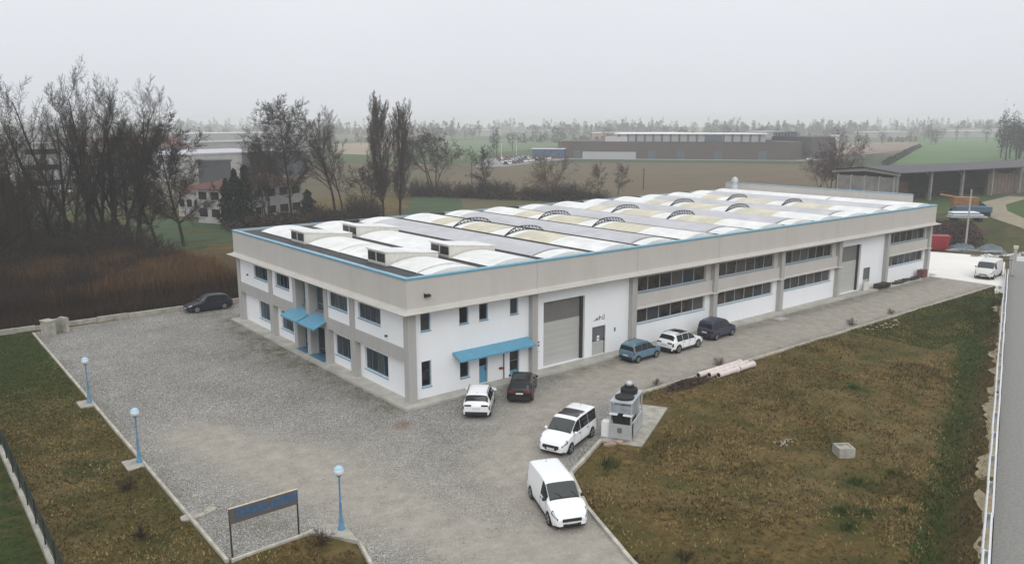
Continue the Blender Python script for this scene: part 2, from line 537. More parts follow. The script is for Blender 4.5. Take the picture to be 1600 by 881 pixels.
# ------------------------------------------------------------------ gravel yard
def gravel_material():
    m, n, l, b = newmat('yard_gravel')
    b.inputs['Roughness'].default_value = 0.95
    b.inputs['Specular IOR Level'].default_value = 0.15
    t = n.new('ShaderNodeTexCoord')
    vo = n.new('ShaderNodeTexVoronoi'); vo.inputs['Scale'].default_value = 24.0
    l.new(t.outputs['Object'], vo.inputs['Vector'])
    sp = n.new('ShaderNodeSeparateColor'); l.new(vo.outputs['Color'], sp.inputs[0])
    cr = n.new('ShaderNodeValToRGB')
    for i, (p, c) in enumerate([(0, (0.075, 0.073, 0.066)), (0.45, (0.205, 0.199, 0.183)), (0.8, (0.31, 0.30, 0.28)), (1.0, (0.60, 0.58, 0.54))]):
        e = cr.color_ramp.elements[i] if i < 2 else cr.color_ramp.elements.new(p)
        e.position = p; e.color = (*c, 1)
    l.new(sp.outputs[0], cr.inputs[0])
    def noise(sc, det=6, ro=0.65):
        q = n.new('ShaderNodeTexNoise'); q.inputs['Scale'].default_value = sc
        q.inputs['Detail'].default_value = det; q.inputs['Roughness'].default_value = ro
        l.new(t.outputs['Object'], q.inputs['Vector']); return q.outputs['Fac']
    def rmap(f, lo, hi, a=0.0, c=1.0):
        q = n.new('ShaderNodeMapRange'); q.inputs['From Min'].default_value = lo; q.inputs['From Max'].default_value = hi
        q.inputs['To Min'].default_value = a; q.inputs['To Max'].default_value = c
        l.new(f, q.inputs['Value']); return q.outputs[0]
    def mixc(f, a, c):
        q = n.new('ShaderNodeMix'); q.data_type = 'RGBA'
        l.new(f, q.inputs[0])
        for i, s in ((6, a), (7, c)):
            if isinstance(s, tuple): q.inputs[i].default_value = (*s, 1)
            else: l.new(s, q.inputs[i])
        return q.outputs[2]
    def attr(nm):
        a = n.new('ShaderNodeAttribute'); a.attribute_name = nm; return a.outputs['Fac']
    def mul(a, c):
        q = n.new('ShaderNodeMath'); q.operation = 'MULTIPLY'
        l.new(a, q.inputs[0]); l.new(c, q.inputs[1]); return q.outputs[0]
    base = cr.outputs[0]
    vm = n.new('ShaderNodeVectorMath'); vm.operation = 'SCALE'
    l.new(base, vm.inputs[0]); l.new(rmap(noise(0.22, 5), 0.3, 0.7, 0.8, 1.18), vm.inputs['Scale'])
    dust = mixc(rmap(noise(1.1, 8, 0.75), 0.35, 0.7), (0.29, 0.265, 0.225), (0.43, 0.395, 0.34))
    c = mixc(mul(attr('dust'), rmap(noise(0.9, 7, 0.7), 0.3, 0.6, 0.55, 1.0)), vm.outputs[0], dust)
    weed = mixc(rmap(noise(2.5, 6), 0.4, 0.6), (0.085, 0.080, 0.045), (0.14, 0.125, 0.08))
    c = mixc(mul(attr('weed'), rmap(noise(0.7, 8, 0.75), 0.40, 0.62)), c, weed)
    c = mixc(attr('rust'), c, (0.16, 0.075, 0.035))
    l.new(c, b.inputs['Base Color'])
    bp = n.new('ShaderNodeBump'); bp.inputs['Strength'].default_value = 0.55; bp.inputs['Distance'].default_value = 0.05
    l.new(vo.outputs['Distance'], bp.inputs['Height']); l.new(bp.outputs[0], b.inputs['Normal'])
    return m

def build_yard():
    st = 0.5
    xs = np.arange(-18, 76, st); ys = np.arange(-35, 40, st)
    X, Y = np.meshgrid(xs + st / 2, ys + st / 2)
    def clip(poly, ax, val, sg):
        out = []
        for i in range(len(poly)):
            p, q = poly[i], poly[(i + 1) % len(poly)]
            dp, dq = sg * (p[ax] - val), sg * (q[ax] - val)
            if dp >= 0: out.append(p)
            if dp * dq < 0:
                t = dp / (dp - dq); out.append((p[0] + t * (q[0] - p[0]), p[1] + t * (q[1] - p[1])))
        return out
    corners = [in_poly(X + dx, Y + dy, YARD) for dx in (-st / 2, st / 2) for dy in (-st / 2, st / 2)]
    cnt = sum(c.astype(int) for c in corners)
    bd = seg_dist(X, Y, YARD + YARD[:1])
    whole = (cnt == 4) & (bd > st)
    part = ~whole & ((cnt > 0) | (bd < st))
    idx = {}; verts = []; F = []
    def vid(x, y):
        k = (round(x, 3), round(y, 3))
        if k not in idx: idx[k] = len(verts); verts.append(k)
        return idx[k]
    for j, i in zip(*np.nonzero(whole | part)):
        x, y = xs[i], ys[j]
        if whole[j, i]:
            F.append([vid(x, y), vid(x + st, y), vid(x + st, y + st), vid(x, y + st)])
        else:
            p = YARD
            for ax, val, sg in ((0, x, 1), (0, x + st, -1), (1, y, 1), (1, y + st, -1)):
                p = clip(p, ax, val, sg)
                if not p: break
            f = []
            for q in p:
                k = vid(*q)
                if k not in f: f.append(k)
            if len(f) > 2: F.append(f)
    px, py = np.array([v[0] for v in verts]), np.array([v[1] for v in verts])
    z = (fbm(px * 0.3, py * 0.3, 21) - 0.47) * 0.05
    A = [(-5.4, -24.5), (-7.4, -17.5), (-8.4, -13.0), (-9.6, -8.0), (-11.5, -2.0), (-13.0, 4.0)]
    Bt = [(-3.8, -24), (-2.9, -17.6), (-0.8, -12.0), (3.5, -8.2), (9, -5.2), (16, -4.4), (30, -4.6), (50, -4.8), (75, -4.4)]
    d1 = seg_dist(px, py, A); d2 = seg_dist(px, py, Bt)
    n1 = fbm(px * .25, py * .25, 31)
    dust = 0.95 * np.exp(-(d1 / 2.5) ** 2) + 0.95 * np.exp(-(d2 / 2.6) ** 2) + 0.45 * np.exp(-((px + 8) ** 2 + (py + 6) ** 2) / 40)
    dust = np.clip(dust * (0.6 + 0.9 * n1) + 0.1 * (px > 12), 0, 1)
    dust = np.where(px > 12, np.clip(dust + 0.35, 0, 1), dust)
    df = np.abs(px + 1.2) * (py > -1) + 50 * (py <= -1)
    weed = 0.9 * np.exp(-(df / 1.6) ** 2) + 0.55 * np.exp(-((px + 3) / 3) ** 2 - ((py - 18) / 5) ** 2)
    weed += 0.7 * np.exp(-((py + 1.4) / .8) ** 2) * (px > 10)
    weed += 0.6 * np.exp(-((py + 7.7) / .5) ** 2) * (px > 14) + 0.6 * np.exp(-((py - 39) / 1.0) ** 2) * (px < 4) + .4 * np.exp(-((px + 16.5) / .5) ** 2)
    weed += 0.5 * np.exp(-((px + 14) / 1.5) ** 2 - ((py + 10) / 1.6) ** 2)
    rust = 0.75 * np.exp(-((px + 2.2) ** 2 + (py + 2.6) ** 2) / 0.35)
    mb = MB(); mb.v = list(zip(px.tolist(), py.tolist(), z.tolist())); mb.f = F; mb.m = [0] * len(F)
    o = mb.build('gravel_yard', gravel_material(), smooth=180)
    for nm, arr in (('dust', dust), ('weed', weed), ('rust', rust)):
        at = o.data.attributes.new(nm, 'FLOAT', 'POINT'); at.data.foreach_set('value', np.clip(arr, 0, 1).astype(np.float32))
    struct(o, 'grey gravel yard with pale dusty tyre tracks')
build_yard()

# loose stones on the gravel
def build_stones():
    n = 9000
    x = nrg.uniform(-16.5, 14, n); y = nrg.uniform(-24, 38, n)
    k = in_poly(x, y, YARD) & ~((x > -.9) & (y > -.9))
    x, y = x[k], y[k]
    s = nrg.uniform(0.02, 0.055, len(x))
    base = np.array([(1, 0, 0), (0, 1, 0), (-1, 0, 0), (0, -1, 0), (0, 0, .8)])
    a = nrg.uniform(0, 6.28, len(x)); ca, sa = np.cos(a), np.sin(a)
    V = np.zeros((len(x), 5, 3))
    for i, (bx, by, bz) in enumerate(base):
        V[:, i, 0] = x + s * (bx * ca - by * sa); V[:, i, 1] = y + s * (bx * sa + by * ca); V[:, i, 2] = -0.012 + s * bz + 0.01
    f = np.array([(0, 1, 4), (1, 2, 4), (2, 3, 4), (3, 0, 4)])
    F = (np.arange(len(x))[:, None, None] * 5 + f[None]).reshape(-1, 3)
    o = mesh_np('gravel', V.reshape(-1, 3), F, M('loose_stone', (0.30, 0.29, 0.275), 0.9, island=0.6))
    tag(o, 'loose grey stones scattered over the yard', 'gravel', kind='stuff')
build_stones()

# ------------------------------------------------------------------ road, slab, sheets
def sheet(name, pts, z, mat, label=None):
    mb = MB(); mb.add([(x, y, z) for x, y in pts], [tuple(range(len(pts)))])
    return struct(mb.build(name, mat), label)

m_asph = M('asphalt', (0.215, 0.21, 0.195), 0.9, var=0.22, scale=6, bump=0.4, bscale=30)
n_, l_ = m_asph.node_tree.nodes, m_asph.node_tree.links
def build_road():
    u = [-60, 0, 40, 70, 98]
    mb = MB()
    vs = []
    for a in u:
        vs += [(*rail_xy(a, 0.25), 0.02), (*rail_xy(a, 7.0), 0.02)]
    mb.add(vs, [(2 * i, 2 * i + 1, 2 * i + 3, 2 * i + 2) for i in range(len(u) - 1)])
    struct(mb.build('road', m_asph), 'worn grey asphalt road beside the guard rail')
build_road()
# pale broken verge under the rail
def verge():
    mb = MB(); pts1 = []; pts2 = []
    u = -8.0
    while u < 62:
        pts1.append((*rail_xy(u, 0.2), 0.03)); pts2.append((*rail_xy(u, -0.20 - 2.6 * max(0, fbm(np.array([u * 0.55]), np.array([3.3]), 4, 5)[0] - .46) - .10 * vnoise(np.array([u * 2.7]), np.array([1.1]), 9)[0]), 0.005))
        u += 0.35
    n = len(pts1)
    mb.add(pts1 + pts2, [(i, i + 1, n + i + 1, n + i) for i in range(n - 1)])
    struct(mb.build('road_verge', M('sandy_verge', (0.30, 0.25, 0.16), 0.95, var=0.4, scale=1.5, bump=0.4)), 'pale broken sandy road edge')
verge()
slab = MB()
slab.prism([(75.35, -0.3), (75.35, -8.1), rail_xy(65.5, -1.0), rail_xy(66.5, -0.2), rail_xy(90, -0.2), (97, 3.0), (95, 8.8), (77.2, 8.8), (77.2, -0.3)], -0.4, 0.10)
struct(slab.build('concrete_apron', m_slab), 'bright white concrete apron past the end of the building')

m_stub = stained('stubble', (0.098, 0.076, 0.038), (0.150, 0.098, 0.062), .9, streak=(.016, .11, 1), rough=.95)
m_stubg = stained('stubble_green', (0.082, 0.080, 0.032), (0.125, 0.10, 0.05), .9, streak=(.03, .11, 1), rough=.95)
m_gfield = M('winter_wheat', (0.055, 0.125, 0.028), 0.95, var=0.22, scale=0.03)
m_gfield2 = M('pale_meadow', (0.075, 0.125, 0.045), 0.95, var=0.25, scale=0.02)
m_pink = M('bare_field', (0.20, 0.145, 0.11), 0.95, var=0.2, scale=0.03)
m_tan = M('ploughed_tan', (0.26, 0.205, 0.145), 0.95, var=0.2, scale=0.03)
m_lawn = M('lush_lawn', (0.032, 0.062, 0.018), 0.95, var=0.35, scale=0.2)
m_track = M('dirt_track', (0.25, 0.215, 0.15), 0.95, var=0.25, scale=0.3)
sheet('stubble_field', [(64, 106), (80, 128), (152, 212), (229, 252), (284, 199), (322, 141), (190, 69), (150, 60), (93, 83)], 0.04, m_stub, 'brown stubble field behind the factory roof')
sheet('meadow_strip', [(180, 233), (229, 251), (284, 198), (318, 146), (300, 142), (266, 180), (218, 222)], 0.07, m_stubg, 'olive strip of rough grass below the brown plant')
sheet('meadow_strip', [(66, 105), (76, 117), (118, 108), (170, 78), (150, 64), (95, 84)], 0.07, m_stubg, 'olive grass margin just behind the roof')
sheet('wheat_field', [(330, 134), (556, 227), (900, 380), (1100, 300), (760, 160), (420, 40), (340, 60)], 0.05, m_gfield, 'bright green winter wheat field beyond the barn')
sheet('bare_field', [(600, 320), (714, 362), (763, 318), (570, 234), (440, 200), (430, 230)], 0.06, m_pink, 'pinkish bare field right of the brown plant')
sheet('meadow', [(199, 311), (407, 639), (655, 730), (560, 560), (419, 453), (250, 340), (214, 298)], 0.05, m_gfield2, 'hazy green meadow beyond the car park')
sheet('ploughed_field', [(203, 422), (307, 632), (378, 664), (300, 500), (212, 375)], 0.06, m_tan, 'tan ploughed field behind the tall poplars')
sheet('lawn', [(2, 84), (14, 128), (28, 118), (20, 86), (8, 80)], 0.05, m_lawn, 'green lawn between the bare trees')
sheet('lawn', [(60, 100), (86, 138), (97, 133), (78, 104), (70, 98)], 0.10, m_lawn, 'bright green lawn patch behind the roof')
sheet('dirt_track', [(149, 20.5), (162, 29), (178, 35), (205, 38), (206, 33), (180, 29.5), (166, 24), (152, 15.5), (141, 7), (128, 0), (124, 4), (136, 10.5)], 0.05, m_track, 'tan dirt track in front of the barn')
sheet('car_park', [(230, 300), (312, 330), (272, 275), (192, 234), (180, 240)], 0.08, M('car_park_asphalt', (0.22, 0.22, 0.22), 0.9, var=0.1), 'grey car park of the brown plant')
sheet('plant_road', [(262, 285), (292, 246), (339, 186), (392, 186), (392, 180), (336, 180), (286, 240), (256, 278)], 0.10, M('plant_asphalt', (0.30, 0.30, 0.29), 0.9, var=0.1), 'pale road along the brown plant')

# ------------------------------------------------------------------ kerbs
kerb_me = {}
def kerb_line(name, pts, label, w=0.16, h=0.13, L=1.0):
    root = thing(name, label, None); root['kind'] = 'structure'
    if 'category' in root: del root['category']
    for (ax, ay), (bx, by) in zip(pts[:-1], pts[1:]):
        d = math.hypot(bx - ax, by - ay); k = max(1, round(d / L)); step = d / k
        key = round(step, 3), w, h
        if key not in kerb_me:
            mb = MB()
            b = 0.02
            prof = [(-w / 2, -0.12), (w / 2, -0.12), (w / 2, h - b), (w / 2 - b, h), (-w / 2 + b, h), (-w / 2, h - b)]
            g = step - 0.012
            n = len(prof)
            mb.add([(0, y, z) for y, z in prof] + [(g, y, z) for y, z in prof], [tuple(range(n)), tuple(range(n, 2 * n))[::-1]] + [(i, n + i, n + (i + 1) % n, (i + 1) % n) for i in range(n)])
            o = mb.build('kerb_stone', m_kerb, root); kerb_me[key] = o.data
            first = o
        else:
            first = None
        for i in range(k):
            if i == 0 and first is not None: o = first
            else:
                o = bpy.data.objects.new('kerb_stone', kerb_me[key]); col.objects.link(o); o.parent = root
            t = i / k
            o.location = (ax + (bx - ax) * t, ay + (by - ay) * t, rng.uniform(-.008, .008))
            o.rotation_euler = (0, 0, math.atan2(by - ay, bx - ax) + rng.uniform(-.004, .004))
    return root
kerb_line('kerb', [(-16.8, 38.4), (-16.75, -12.0)], 'straight concrete kerb between yard and grass strip')
kerb_line('kerb', [(-16.6, -12.05), (-13.2, -11.95), (-12.55, -11.8)], 'short concrete kerb under the sign board')
kerb_line('kerb', [(-11.45, -14.3), (-12.4, -18), (-14.4, -24), (-16.9, -32)], 'concrete kerb running from the lamp plinth to the gate')
kerb_line('kerb', [(-4.1, -27.0), (-2.9, -23.3), (-0.9, -18.3), (1.2, -14.8), (3.1, -13.9), (5.8, -12.5)], 'curved kerb beside the two white vans', w=0.2, h=0.15)
kerb_line('kerb', [(12.2, -8.7), (14.4, -8.05), (75.0, -8.05)], 'long pale kerb between side lane and rough grass', L=1.5)

# ------------------------------------------------------------------ the factory building
S, L, HT, HL = 76.2, 31.6, 8.86, 6.52
fac = thing('factory_building', 'long white industrial building with beige fascia, blue trim and rows of vaulted roof sheets', 'building')

class Face:
    """facade helper: (u along, v up, d into the wall)"""
    def __init__(s, side): s.side = side
    def P(s, u, v, d):
        return (u, d, v) if s.side else (d, u, v)
    def box(s, mb, u0, v0, d0, u1, v1, d1, mi=0):
        a, b = s.P(u0, v0, d0), s.P(u1, v1, d1)
        mb.box(*a, *b, mi)
    def quad(s, mb, c, mi=0):
        mb.add([s.P(*p) for p in c], [(0, 1, 2, 3)], mi)
SIDE, FRONT = Face(True), Face(False)

def wall(face, u0, u1, v0, v1, d, holes, depth=0.28, name='wall', mat=None):
    mb = MB()
    us = sorted({u0, u1, *[h[0] for h in holes], *[h[1] for h in holes]})
    vs = sorted({v0, v1, *[h[2] for h in holes], *[h[3] for h in holes]})
    for a, b in zip(us[:-1], us[1:]):
        for c, e in zip(vs[:-1], vs[1:]):
            mu, mv = (a + b) / 2, (c + e) / 2
            if any(h[0] < mu < h[1] and h[2] < mv < h[3] for h in holes): continue
            face.quad(mb, [(a, c, d), (b, c, d), (b, e, d), (a, e, d)])
    for a, b, c, e in holes:
        for q in ([(a, c), (b, c)], [(b, c), (b, e)], [(b, e), (a, e)], [(a, e), (a, c)]):
            (p, r), (s_, t_) = q
            face.quad(mb, [(p, r, d), (s_, t_, d), (s_, t_, d + depth), (p, r, d + depth)])
    # back closing wall
    face.quad(mb, [(u0, v0, d + depth + .02), (u1, v0, d + depth + .02), (u1, v1, d + depth + .02), (u0, v1, d + depth + .02)])
    return mb.build(name, mat or m_white, fac)

def window(face, u0, u1, v0, v1, d, n, frame=m_blueframe, pane=m_glass, rows=(), sill=m_blue, inset=0.16, fw=0.06, name='window'):
    mb = MB()
    a, b = d + inset, d + inset + 0.07
    face.box(mb, u0, v0, a, u1, v0 + fw, b); face.box(mb, u0, v1 - fw, a, u1, v1, b)
    xs = [u0 + (u1 - u0) * i / n for i in range(n + 1)]
    for i, x in enumerate(xs):
        w = fw if i in (0, n) else fw * .9
        lo = x if i == 0 else x - w if i == n else x - w / 2
        face.box(mb, lo, v0 + fw, a - .004, lo + w, v1 - fw, b)
    for r in rows:
        face.box(mb, u0 + fw, r - .03, a + .004, u1 - fw, r + .03, b)
    o = mb.build(name, frame, fac)
    for i in range(n):
        p = MB(); face.box(p, xs[i] + fw * .5, v0 + fw, d + inset + .03, xs[i + 1] - fw * .5, v1 - fw, d + inset + .045)
        p.build('pane', rng.choice(RIBBON) if pane is m_glassbrown else rng.choice(PANES) if pane is m_glass else pane, o)
    if sill is not None:
        s = MB(); face.box(s, u0 - .03, v0 - .05, d - .06, u1 + .03, v0 - .002, d + inset)
        s.build('sill', sill, o)
    return o

# solid core so nothing shows through, plinth, pilasters
mb = MB(); mb.box(0.95, 0.95, -0.1, S - 0.3, L - 0.3, 8.2)
mb.build('core_wall', m_pil, fac)
mb = MB()
mb.box(-0.75, -0.75, -0.3, S + 0.5, 0.47, 0.16); mb.box(-0.75, 0.47, -0.3, 0.47, L + 0.5, 0.16)
mb.build('plinth', m_plinth, fac)
WS = 0.45          # side wall recess
PX = [0, 10.9, 21.9, 32.85, 43.6, 54.5, 65.1, 75.65]
mb = MB(); mb.box(0, 0, 0.165, 0.62, 0.62, 6.6); mb.build('pilaster', m_pil, fac)
for i, x in enumerate(PX[1:]):
    mb = MB(); mb.box(x, 0.0, 0.165, x + 0.56, 0.9, 6.6); mb.build('pilaster', m_pil, fac)
# back and end walls
mb = MB(); mb.box(0.1, L - 0.25, 0.16, S - 0.1, L, 6.9); mb.build('wall', m_white, fac)
mb = MB(); mb.box(S - 0.25, 0.9, 0.16, S - 0.02, L - 0.26, 6.9); mb.build('wall', m_white, fac)

# ---- side facade, bay by bay
V0, V1 = 0.16, 6.56
wins1 = [(1.27, 2.08, 4.95, 6.2), (4.5, 5.3, 4.95, 6.15), (6.25, 7.05, 4.95, 6.15), (9.1, 9.88, 4.95, 6.15), (1.27, 2.08, .95, 2.8), (4.5, 5.33, .95, 2.3)]
doors1 = [(6.2, 7.0, .165, 2.3), (9.05, 9.98, .165, 2.25)]
wall(SIDE, 0.62, PX[1], V0, V1, WS, wins1 + doors1)
for h in wins1:
    window(SIDE, *h, WS, 1)
# blue door with glazed top, glazed door
def leaf(face, u0, u1, v0, v1, d, mats, parts, name='door'):
    mb = MB()
    face.box(mb, u0, v0, d, u0 + .07, v1, d + .09); face.box(mb, u1 - .07, v0, d, u1, v1, d + .09); face.box(mb, u0 + .07, v1 - .07, d, u1 - .07, v1, d + .09)
    o = mb.build(name, mats[0], fac)
    for nm, a, b, m in parts:
        p = MB(); face.box(p, u0 + .07, a, d + .03, u1 - .07, b, d + .07); p.build(nm, m, o)
    h = MB(); face.box(h, u1 - .17, (v0 + v1) / 2 - .1, d - .03, u1 - .13, (v0 + v1) / 2 + .1, d + .03); h.build('handle', m_darkmetal, o)
    return o
leaf(SIDE, 6.2, 7.0, .165, 2.3, WS + .15, [m_blueframe], [('door_panel', .17, 1.42, m_blue), ('pane', 1.48, 2.22, m_glass)])
leaf(SIDE, 9.05, 9.98, .165, 2.25, WS + .15, [m_blueframe], [('door_panel', .17, .55, m_blue), ('pane', .6, 1.3, m_glass), ('pane', 1.36, 2.17, m_glass)])
# blue lean-to canopy over the doors
mb = MB()
c0, c1 = 3.85, 10.78
mb.add([(c0, WS - .01, 3.02), (c1, WS - .01, 3.02), (c1, -.62, 2.62), (c0, -.62, 2.62), (c0, WS - .01, 2.96), (c1, WS - .01, 2.96), (c1, -.62, 2.5), (c0, -.62, 2.5)],
       [(0, 1, 2, 3), (7, 6, 5, 4), (3, 2, 6, 7), (0, 3, 7, 4), (2, 1, 5, 6)])
cano = mb.build('canopy', m_blue, fac)
for k in range(8):
    x = c0 + .4 + k * (c1 - c0 - .8) / 7
    b = MB(); b.box(x - .02, WS - .04, 2.55, x + .02, WS - .01, 2.95); b.tube((x, WS - .02, 2.6), (x, -.5, 2.56), .018, n=5)
    b.build('bracket', m_blueframe, cano)
# downpipe and fire hose point by the door
mb = MB(); mb.tube((8.45, WS - .06, .16), (8.45, WS - .06, 2.85), .04, n=8); mb.build('downpipe', m_darkmetal, fac)
mb = MB(); mb.rbox((8.15, WS - .08, 1.05), (.28, .14, .12)); mb.tube((8.27, WS - .12, 1.05), (8.42, WS - .12, .9), .035, n=6); mb.build('hose_point', m_red, fac)
# shutter bays
def shutter(u0, u1, v1, split, d):
    o = MB()
    SIDE.box(o, u0, .165, d + .40, u1, split, d + .45)
    r = o.build('roller_shutter', m_shut, fac)
    t = MB(); SIDE.box(t, u0, split + .002, d + .39, u1, v1, d + .44); t.build('shutter_window', m_shutdark, r)
    g = MB(); SIDE.box(g, u1 - .24, .165, d + .2, u1 - .002, v1, d + .388); g.build('guide_rail', m_darkmetal, r)
    g = MB(); SIDE.box(g, u0 + .002, .165, d + .3, u0 + .1, v1, d + .386); g.build('guide_rail', m_darkmetal, r)
    for k in range(1, 5):
        v = .165 + (split - .165) * k / 5
        q = MB(); SIDE.box(q, u0 + .1, v - .008, d + .392, u1 - .24, v + .008, d + .398); q.build('seam', m_pil, r)
wall(SIDE, PX[1] + .56, PX[2], V0, V1, WS, [(12.4, 16.8, .165, 5.42), (17.65, 19.2, .165, 2.6)], depth=.46)
shutter(12.4, 16.8, 5.42, 3.68, WS)
leaf(SIDE, 17.65, 19.2, .165, 2.6, WS + .1, [m_darkmetal], [('door_panel', .17, 1.3, m_shut), ('door_panel', 1.36, 2.53, m_doorgrey)])
mb = MB(); SIDE.box(mb, 18.32, 1.35, WS + .105, 18.58, 1.78, WS + .125); mb.build('notice', m_white_plain, fac)
mb = MB(); SIDE.box(mb, 18.38, 1.5, WS + .098, 18.52, 1.6, WS + .104); mb.build('notice_print', m_signtext, fac)
# lettering above the grey door: worn dark strokes
mb = MB()
for (u, v, w, h) in [(17.8, 3.12, .5, .05), (18.0, 3.2, .35, .05), (18.05, 3.28, .25, .05), (18.4, 3.12, .06, .36), (18.4, 3.3, .26, .05), (18.5, 3.2, .05, .22), (18.72, 3.12, .3, .06), (18.95, 3.12, .07, .42), (18.74, 3.22, .06, .22)]:
    SIDE.box(mb, u, v, WS - .012, u + w, v + h, WS - .002)
mb.build('wall_lettering', m_signtext, fac)
mb = MB(); SIDE.box(mb, 20.2, 1.9, WS - .07, 20.32, 2.2, WS - .002); mb.build('switch_box', m_blueframe, fac)
for v, m in ((2.3, m_red), (2.05, m_signtext), (1.55, m_cream)):
    mb = MB(); SIDE.box(mb, 11.75, v, WS - .02, 11.98, v + .14, WS - .002); mb.build('notice', m, fac)
wall(SIDE, PX[5] + .56, PX[6], V0, V1, WS, [(55.5, 59.9, .165, 5.5), (60.75, 62.3, .165, 2.6)], depth=.46)
shutter(55.5, 59.9, 5.5, 3.68, WS)
leaf(SIDE, 60.75, 62.3, .165, 2.6, WS + .1, [m_darkmetal], [('door_panel', .17, 1.2, m_shut), ('door_panel', 1.26, 2.53, m_doorgrey)])
mb = MB()                                     # loose white sheet leaning by the small door
mb.rbox((60.6, -.12, .65), (1.1, .05, .95), ry=0.0); lean = mb.build('leaning_board', m_cream)
tag(lean, 'pale board leaning beside the small grey door', 'board')
# ribbon window bays
for (a, b, u0, u1) in ((2, 3, 22.85, 32.1), (3, 4, 33.85, 42.85), (4, 5, 44.8, 53.7), (6, 7, 66.1, 75.2)):
    lo, hi = PX[a] + .56, PX[b]
    wall(SIDE, lo, hi, V0, 3.40, WS, [(u0, u1, 2.05, 3.38)])
    wall(SIDE, lo, hi, 4.66, V1, WS, [(u0, u1, 4.78, 6.1)], mat=m_fascia)
    window(SIDE, u0, u1, 2.05, 3.38, WS, 6, frame=m_alu, pane=m_glassbrown, sill=m_blue, fw=.07)
    window(SIDE, u0, u1, 4.78, 6.1, WS, 6, frame=m_alu, pane=m_glassbrown, sill=m_blue, fw=.07)
    mb = MB()
    vs = [(lo, WS - .22, 4.7), (hi, WS - .22, 4.7), (hi, WS - .22, 3.62), (lo, WS - .22, 3.62), (lo, .02, 3.52), (hi + .3, .02, 3.52), (hi + .3, .02, 3.44), (lo, .02, 3.44), (lo, WS + .1, 3.44), (hi, WS + .1, 3.44), (lo, WS + .1, 4.7), (hi, WS + .1, 4.7)]
    vs[5] = (hi, .02, 3.52); vs[6] = (hi, .02, 3.44)
    mb.add(vs, [(0, 1, 2, 3), (3, 2, 5, 4), (4, 5, 6, 7), (7, 6, 9, 8), (0, 10, 11, 1)])
    mb.build('spandrel', m_fascia, fac)
    mb = MB(); mb.box(hi - .25, -.14, 3.44, hi + .56, -.005, 3.53); mb.build('ledge_end', m_lip, fac)

# ---- front facade
PY = [(7.7, 8.4), (12.15, 12.75), (15.45, 16.1), (18.0, 18.65), (23.2, 23.9), (30.95, 31.6)]
for a, b in PY:
    mb = MB(); FRONT.box(mb, a, .165, -.03, b, 6.6, .9); mb.build('pilaster', m_pil, fac)
for (lo, hi, up, dn) in ((.62, 7.7, (3.83, 7.15), (3.6, 7.05)), (8.4, 12.15, (8.85, 11.95), (9.1, 11.9)), (18.65, 23.2, (19.5, 22.5), (19.9, 22.5)), (23.9, 30.95, (24.25, 27.5), (25.0, 27.6))):
    wall(FRONT, lo, hi, 3.95, V1, .08, [(*up, 4.88, 6.08)], depth=.25)
    wall(FRONT, lo, hi, V0, 3.02, .45, [(*dn, .95, 2.62)], depth=.28)
    window(FRONT, *up, 4.88, 6.08, .08, 4, rows=(), fw=.06)
    window(FRONT, *dn, .95, 2.62, .45, 4 if hi - lo > 4 else 3, rows=(), fw=.06)
    mb = MB(); FRONT.box(mb, lo, 3.0, .0, hi, 3.95, .5); mb.build('beam', m_pil, fac)
# glazed entrances between the pilasters
for (lo, hi) in ((12.75, 15.45), (16.1, 18.0)):
    mb = MB(); FRONT.box(mb, lo, 2.55, .62, hi, 3.9, .8); FRONT.box(mb, lo, 6.1, .62, hi, 6.56, .8); mb.build('wall', m_pil, fac)
    window(FRONT, lo, hi, 3.9, 6.1, .55, 2, rows=(4.5,), fw=.08, sill=m_blueframe)
    d = (hi - lo) / 2
    window(FRONT, lo, hi, .165, 2.55, .5, 2, rows=(.7,), fw=.1, sill=None, name='door')
    mb = MB(); FRONT.box(mb, lo, .1, -.25, hi, .19, .5); mb.build('door_step', m_blueframe, fac)
# two tilted blue canopies over the entrances
for (a, b) in ((12.35, 15.3), (15.6, 18.75)):
    mb = MB()
    mb.add([(.3, a, 3.72), (.3, b, 3.72), (-1.15, b, 3.12), (-1.15, a, 3.12), (.3, a, 3.64), (.3, b, 3.64), (-1.15, b, 2.98), (-1.15, a, 2.98)],
           [(0, 3, 2, 1), (4, 5, 6, 7), (3, 7, 6, 2), (0, 4, 7, 3), (1, 2, 6, 5), (0, 1, 5, 4)])
    mb.build('canopy', m_blue, fac)
for y in (29.0, 3.0):
    mb = MB(); mb.rbox((-.0, y, 4.9 if y > 10 else 4.35), (.16, .16, .12)); mb.build('wall_lamp', m_darkmetal, fac)
mb = MB(); mb.rbox((1.45, -.32, 7.6), (.3, .26, .18)); mb.box(1.2, -.3, 7.45, 1.25, -.16, 7.75); mb.build('camera_bracket', m_darkmetal, fac)

# ---- fascia panels with a flared lip, coping
FP = [(0.165, HT), (0.165, 6.80), (0.26, 6.68), (0.62, 6.58), (0.64, 6.50), (0.60, 6.47), (-0.25, 6.50), (-0.25, HT)]
def fascia(side, u0, u1, c0=0, c1=0, name='fascia_panel', prof=FP, mat=m_fascia, end=None):
    """side: 'y0','x0','y1','x1'; c0/c1 = 1 mitres that end round the corner"""
    mb = MB(); vs = []
    for u, c, sg in ((u0, c0, -1), (u1, c1, 1)):
        for o, z in prof:
            uu = u + sg * c * o
            vs.append({'y0': (uu, -o, z), 'x0': (-o, uu, z), 'y1': (uu, L + o, z), 'x1': (S + o, uu, z)}[side])
    n = len(prof)
    mb.add(vs, [tuple(range(n)), tuple(range(n, 2 * n))] + [(i, (i + 1) % n, n + (i + 1) % n, n + i) for i in range(n)])
    o = mb.build(name, mat, fac)
    return o
edges = [0, 11.2, 22.2, 33.1, 43.9, 54.8, 65.4, S]
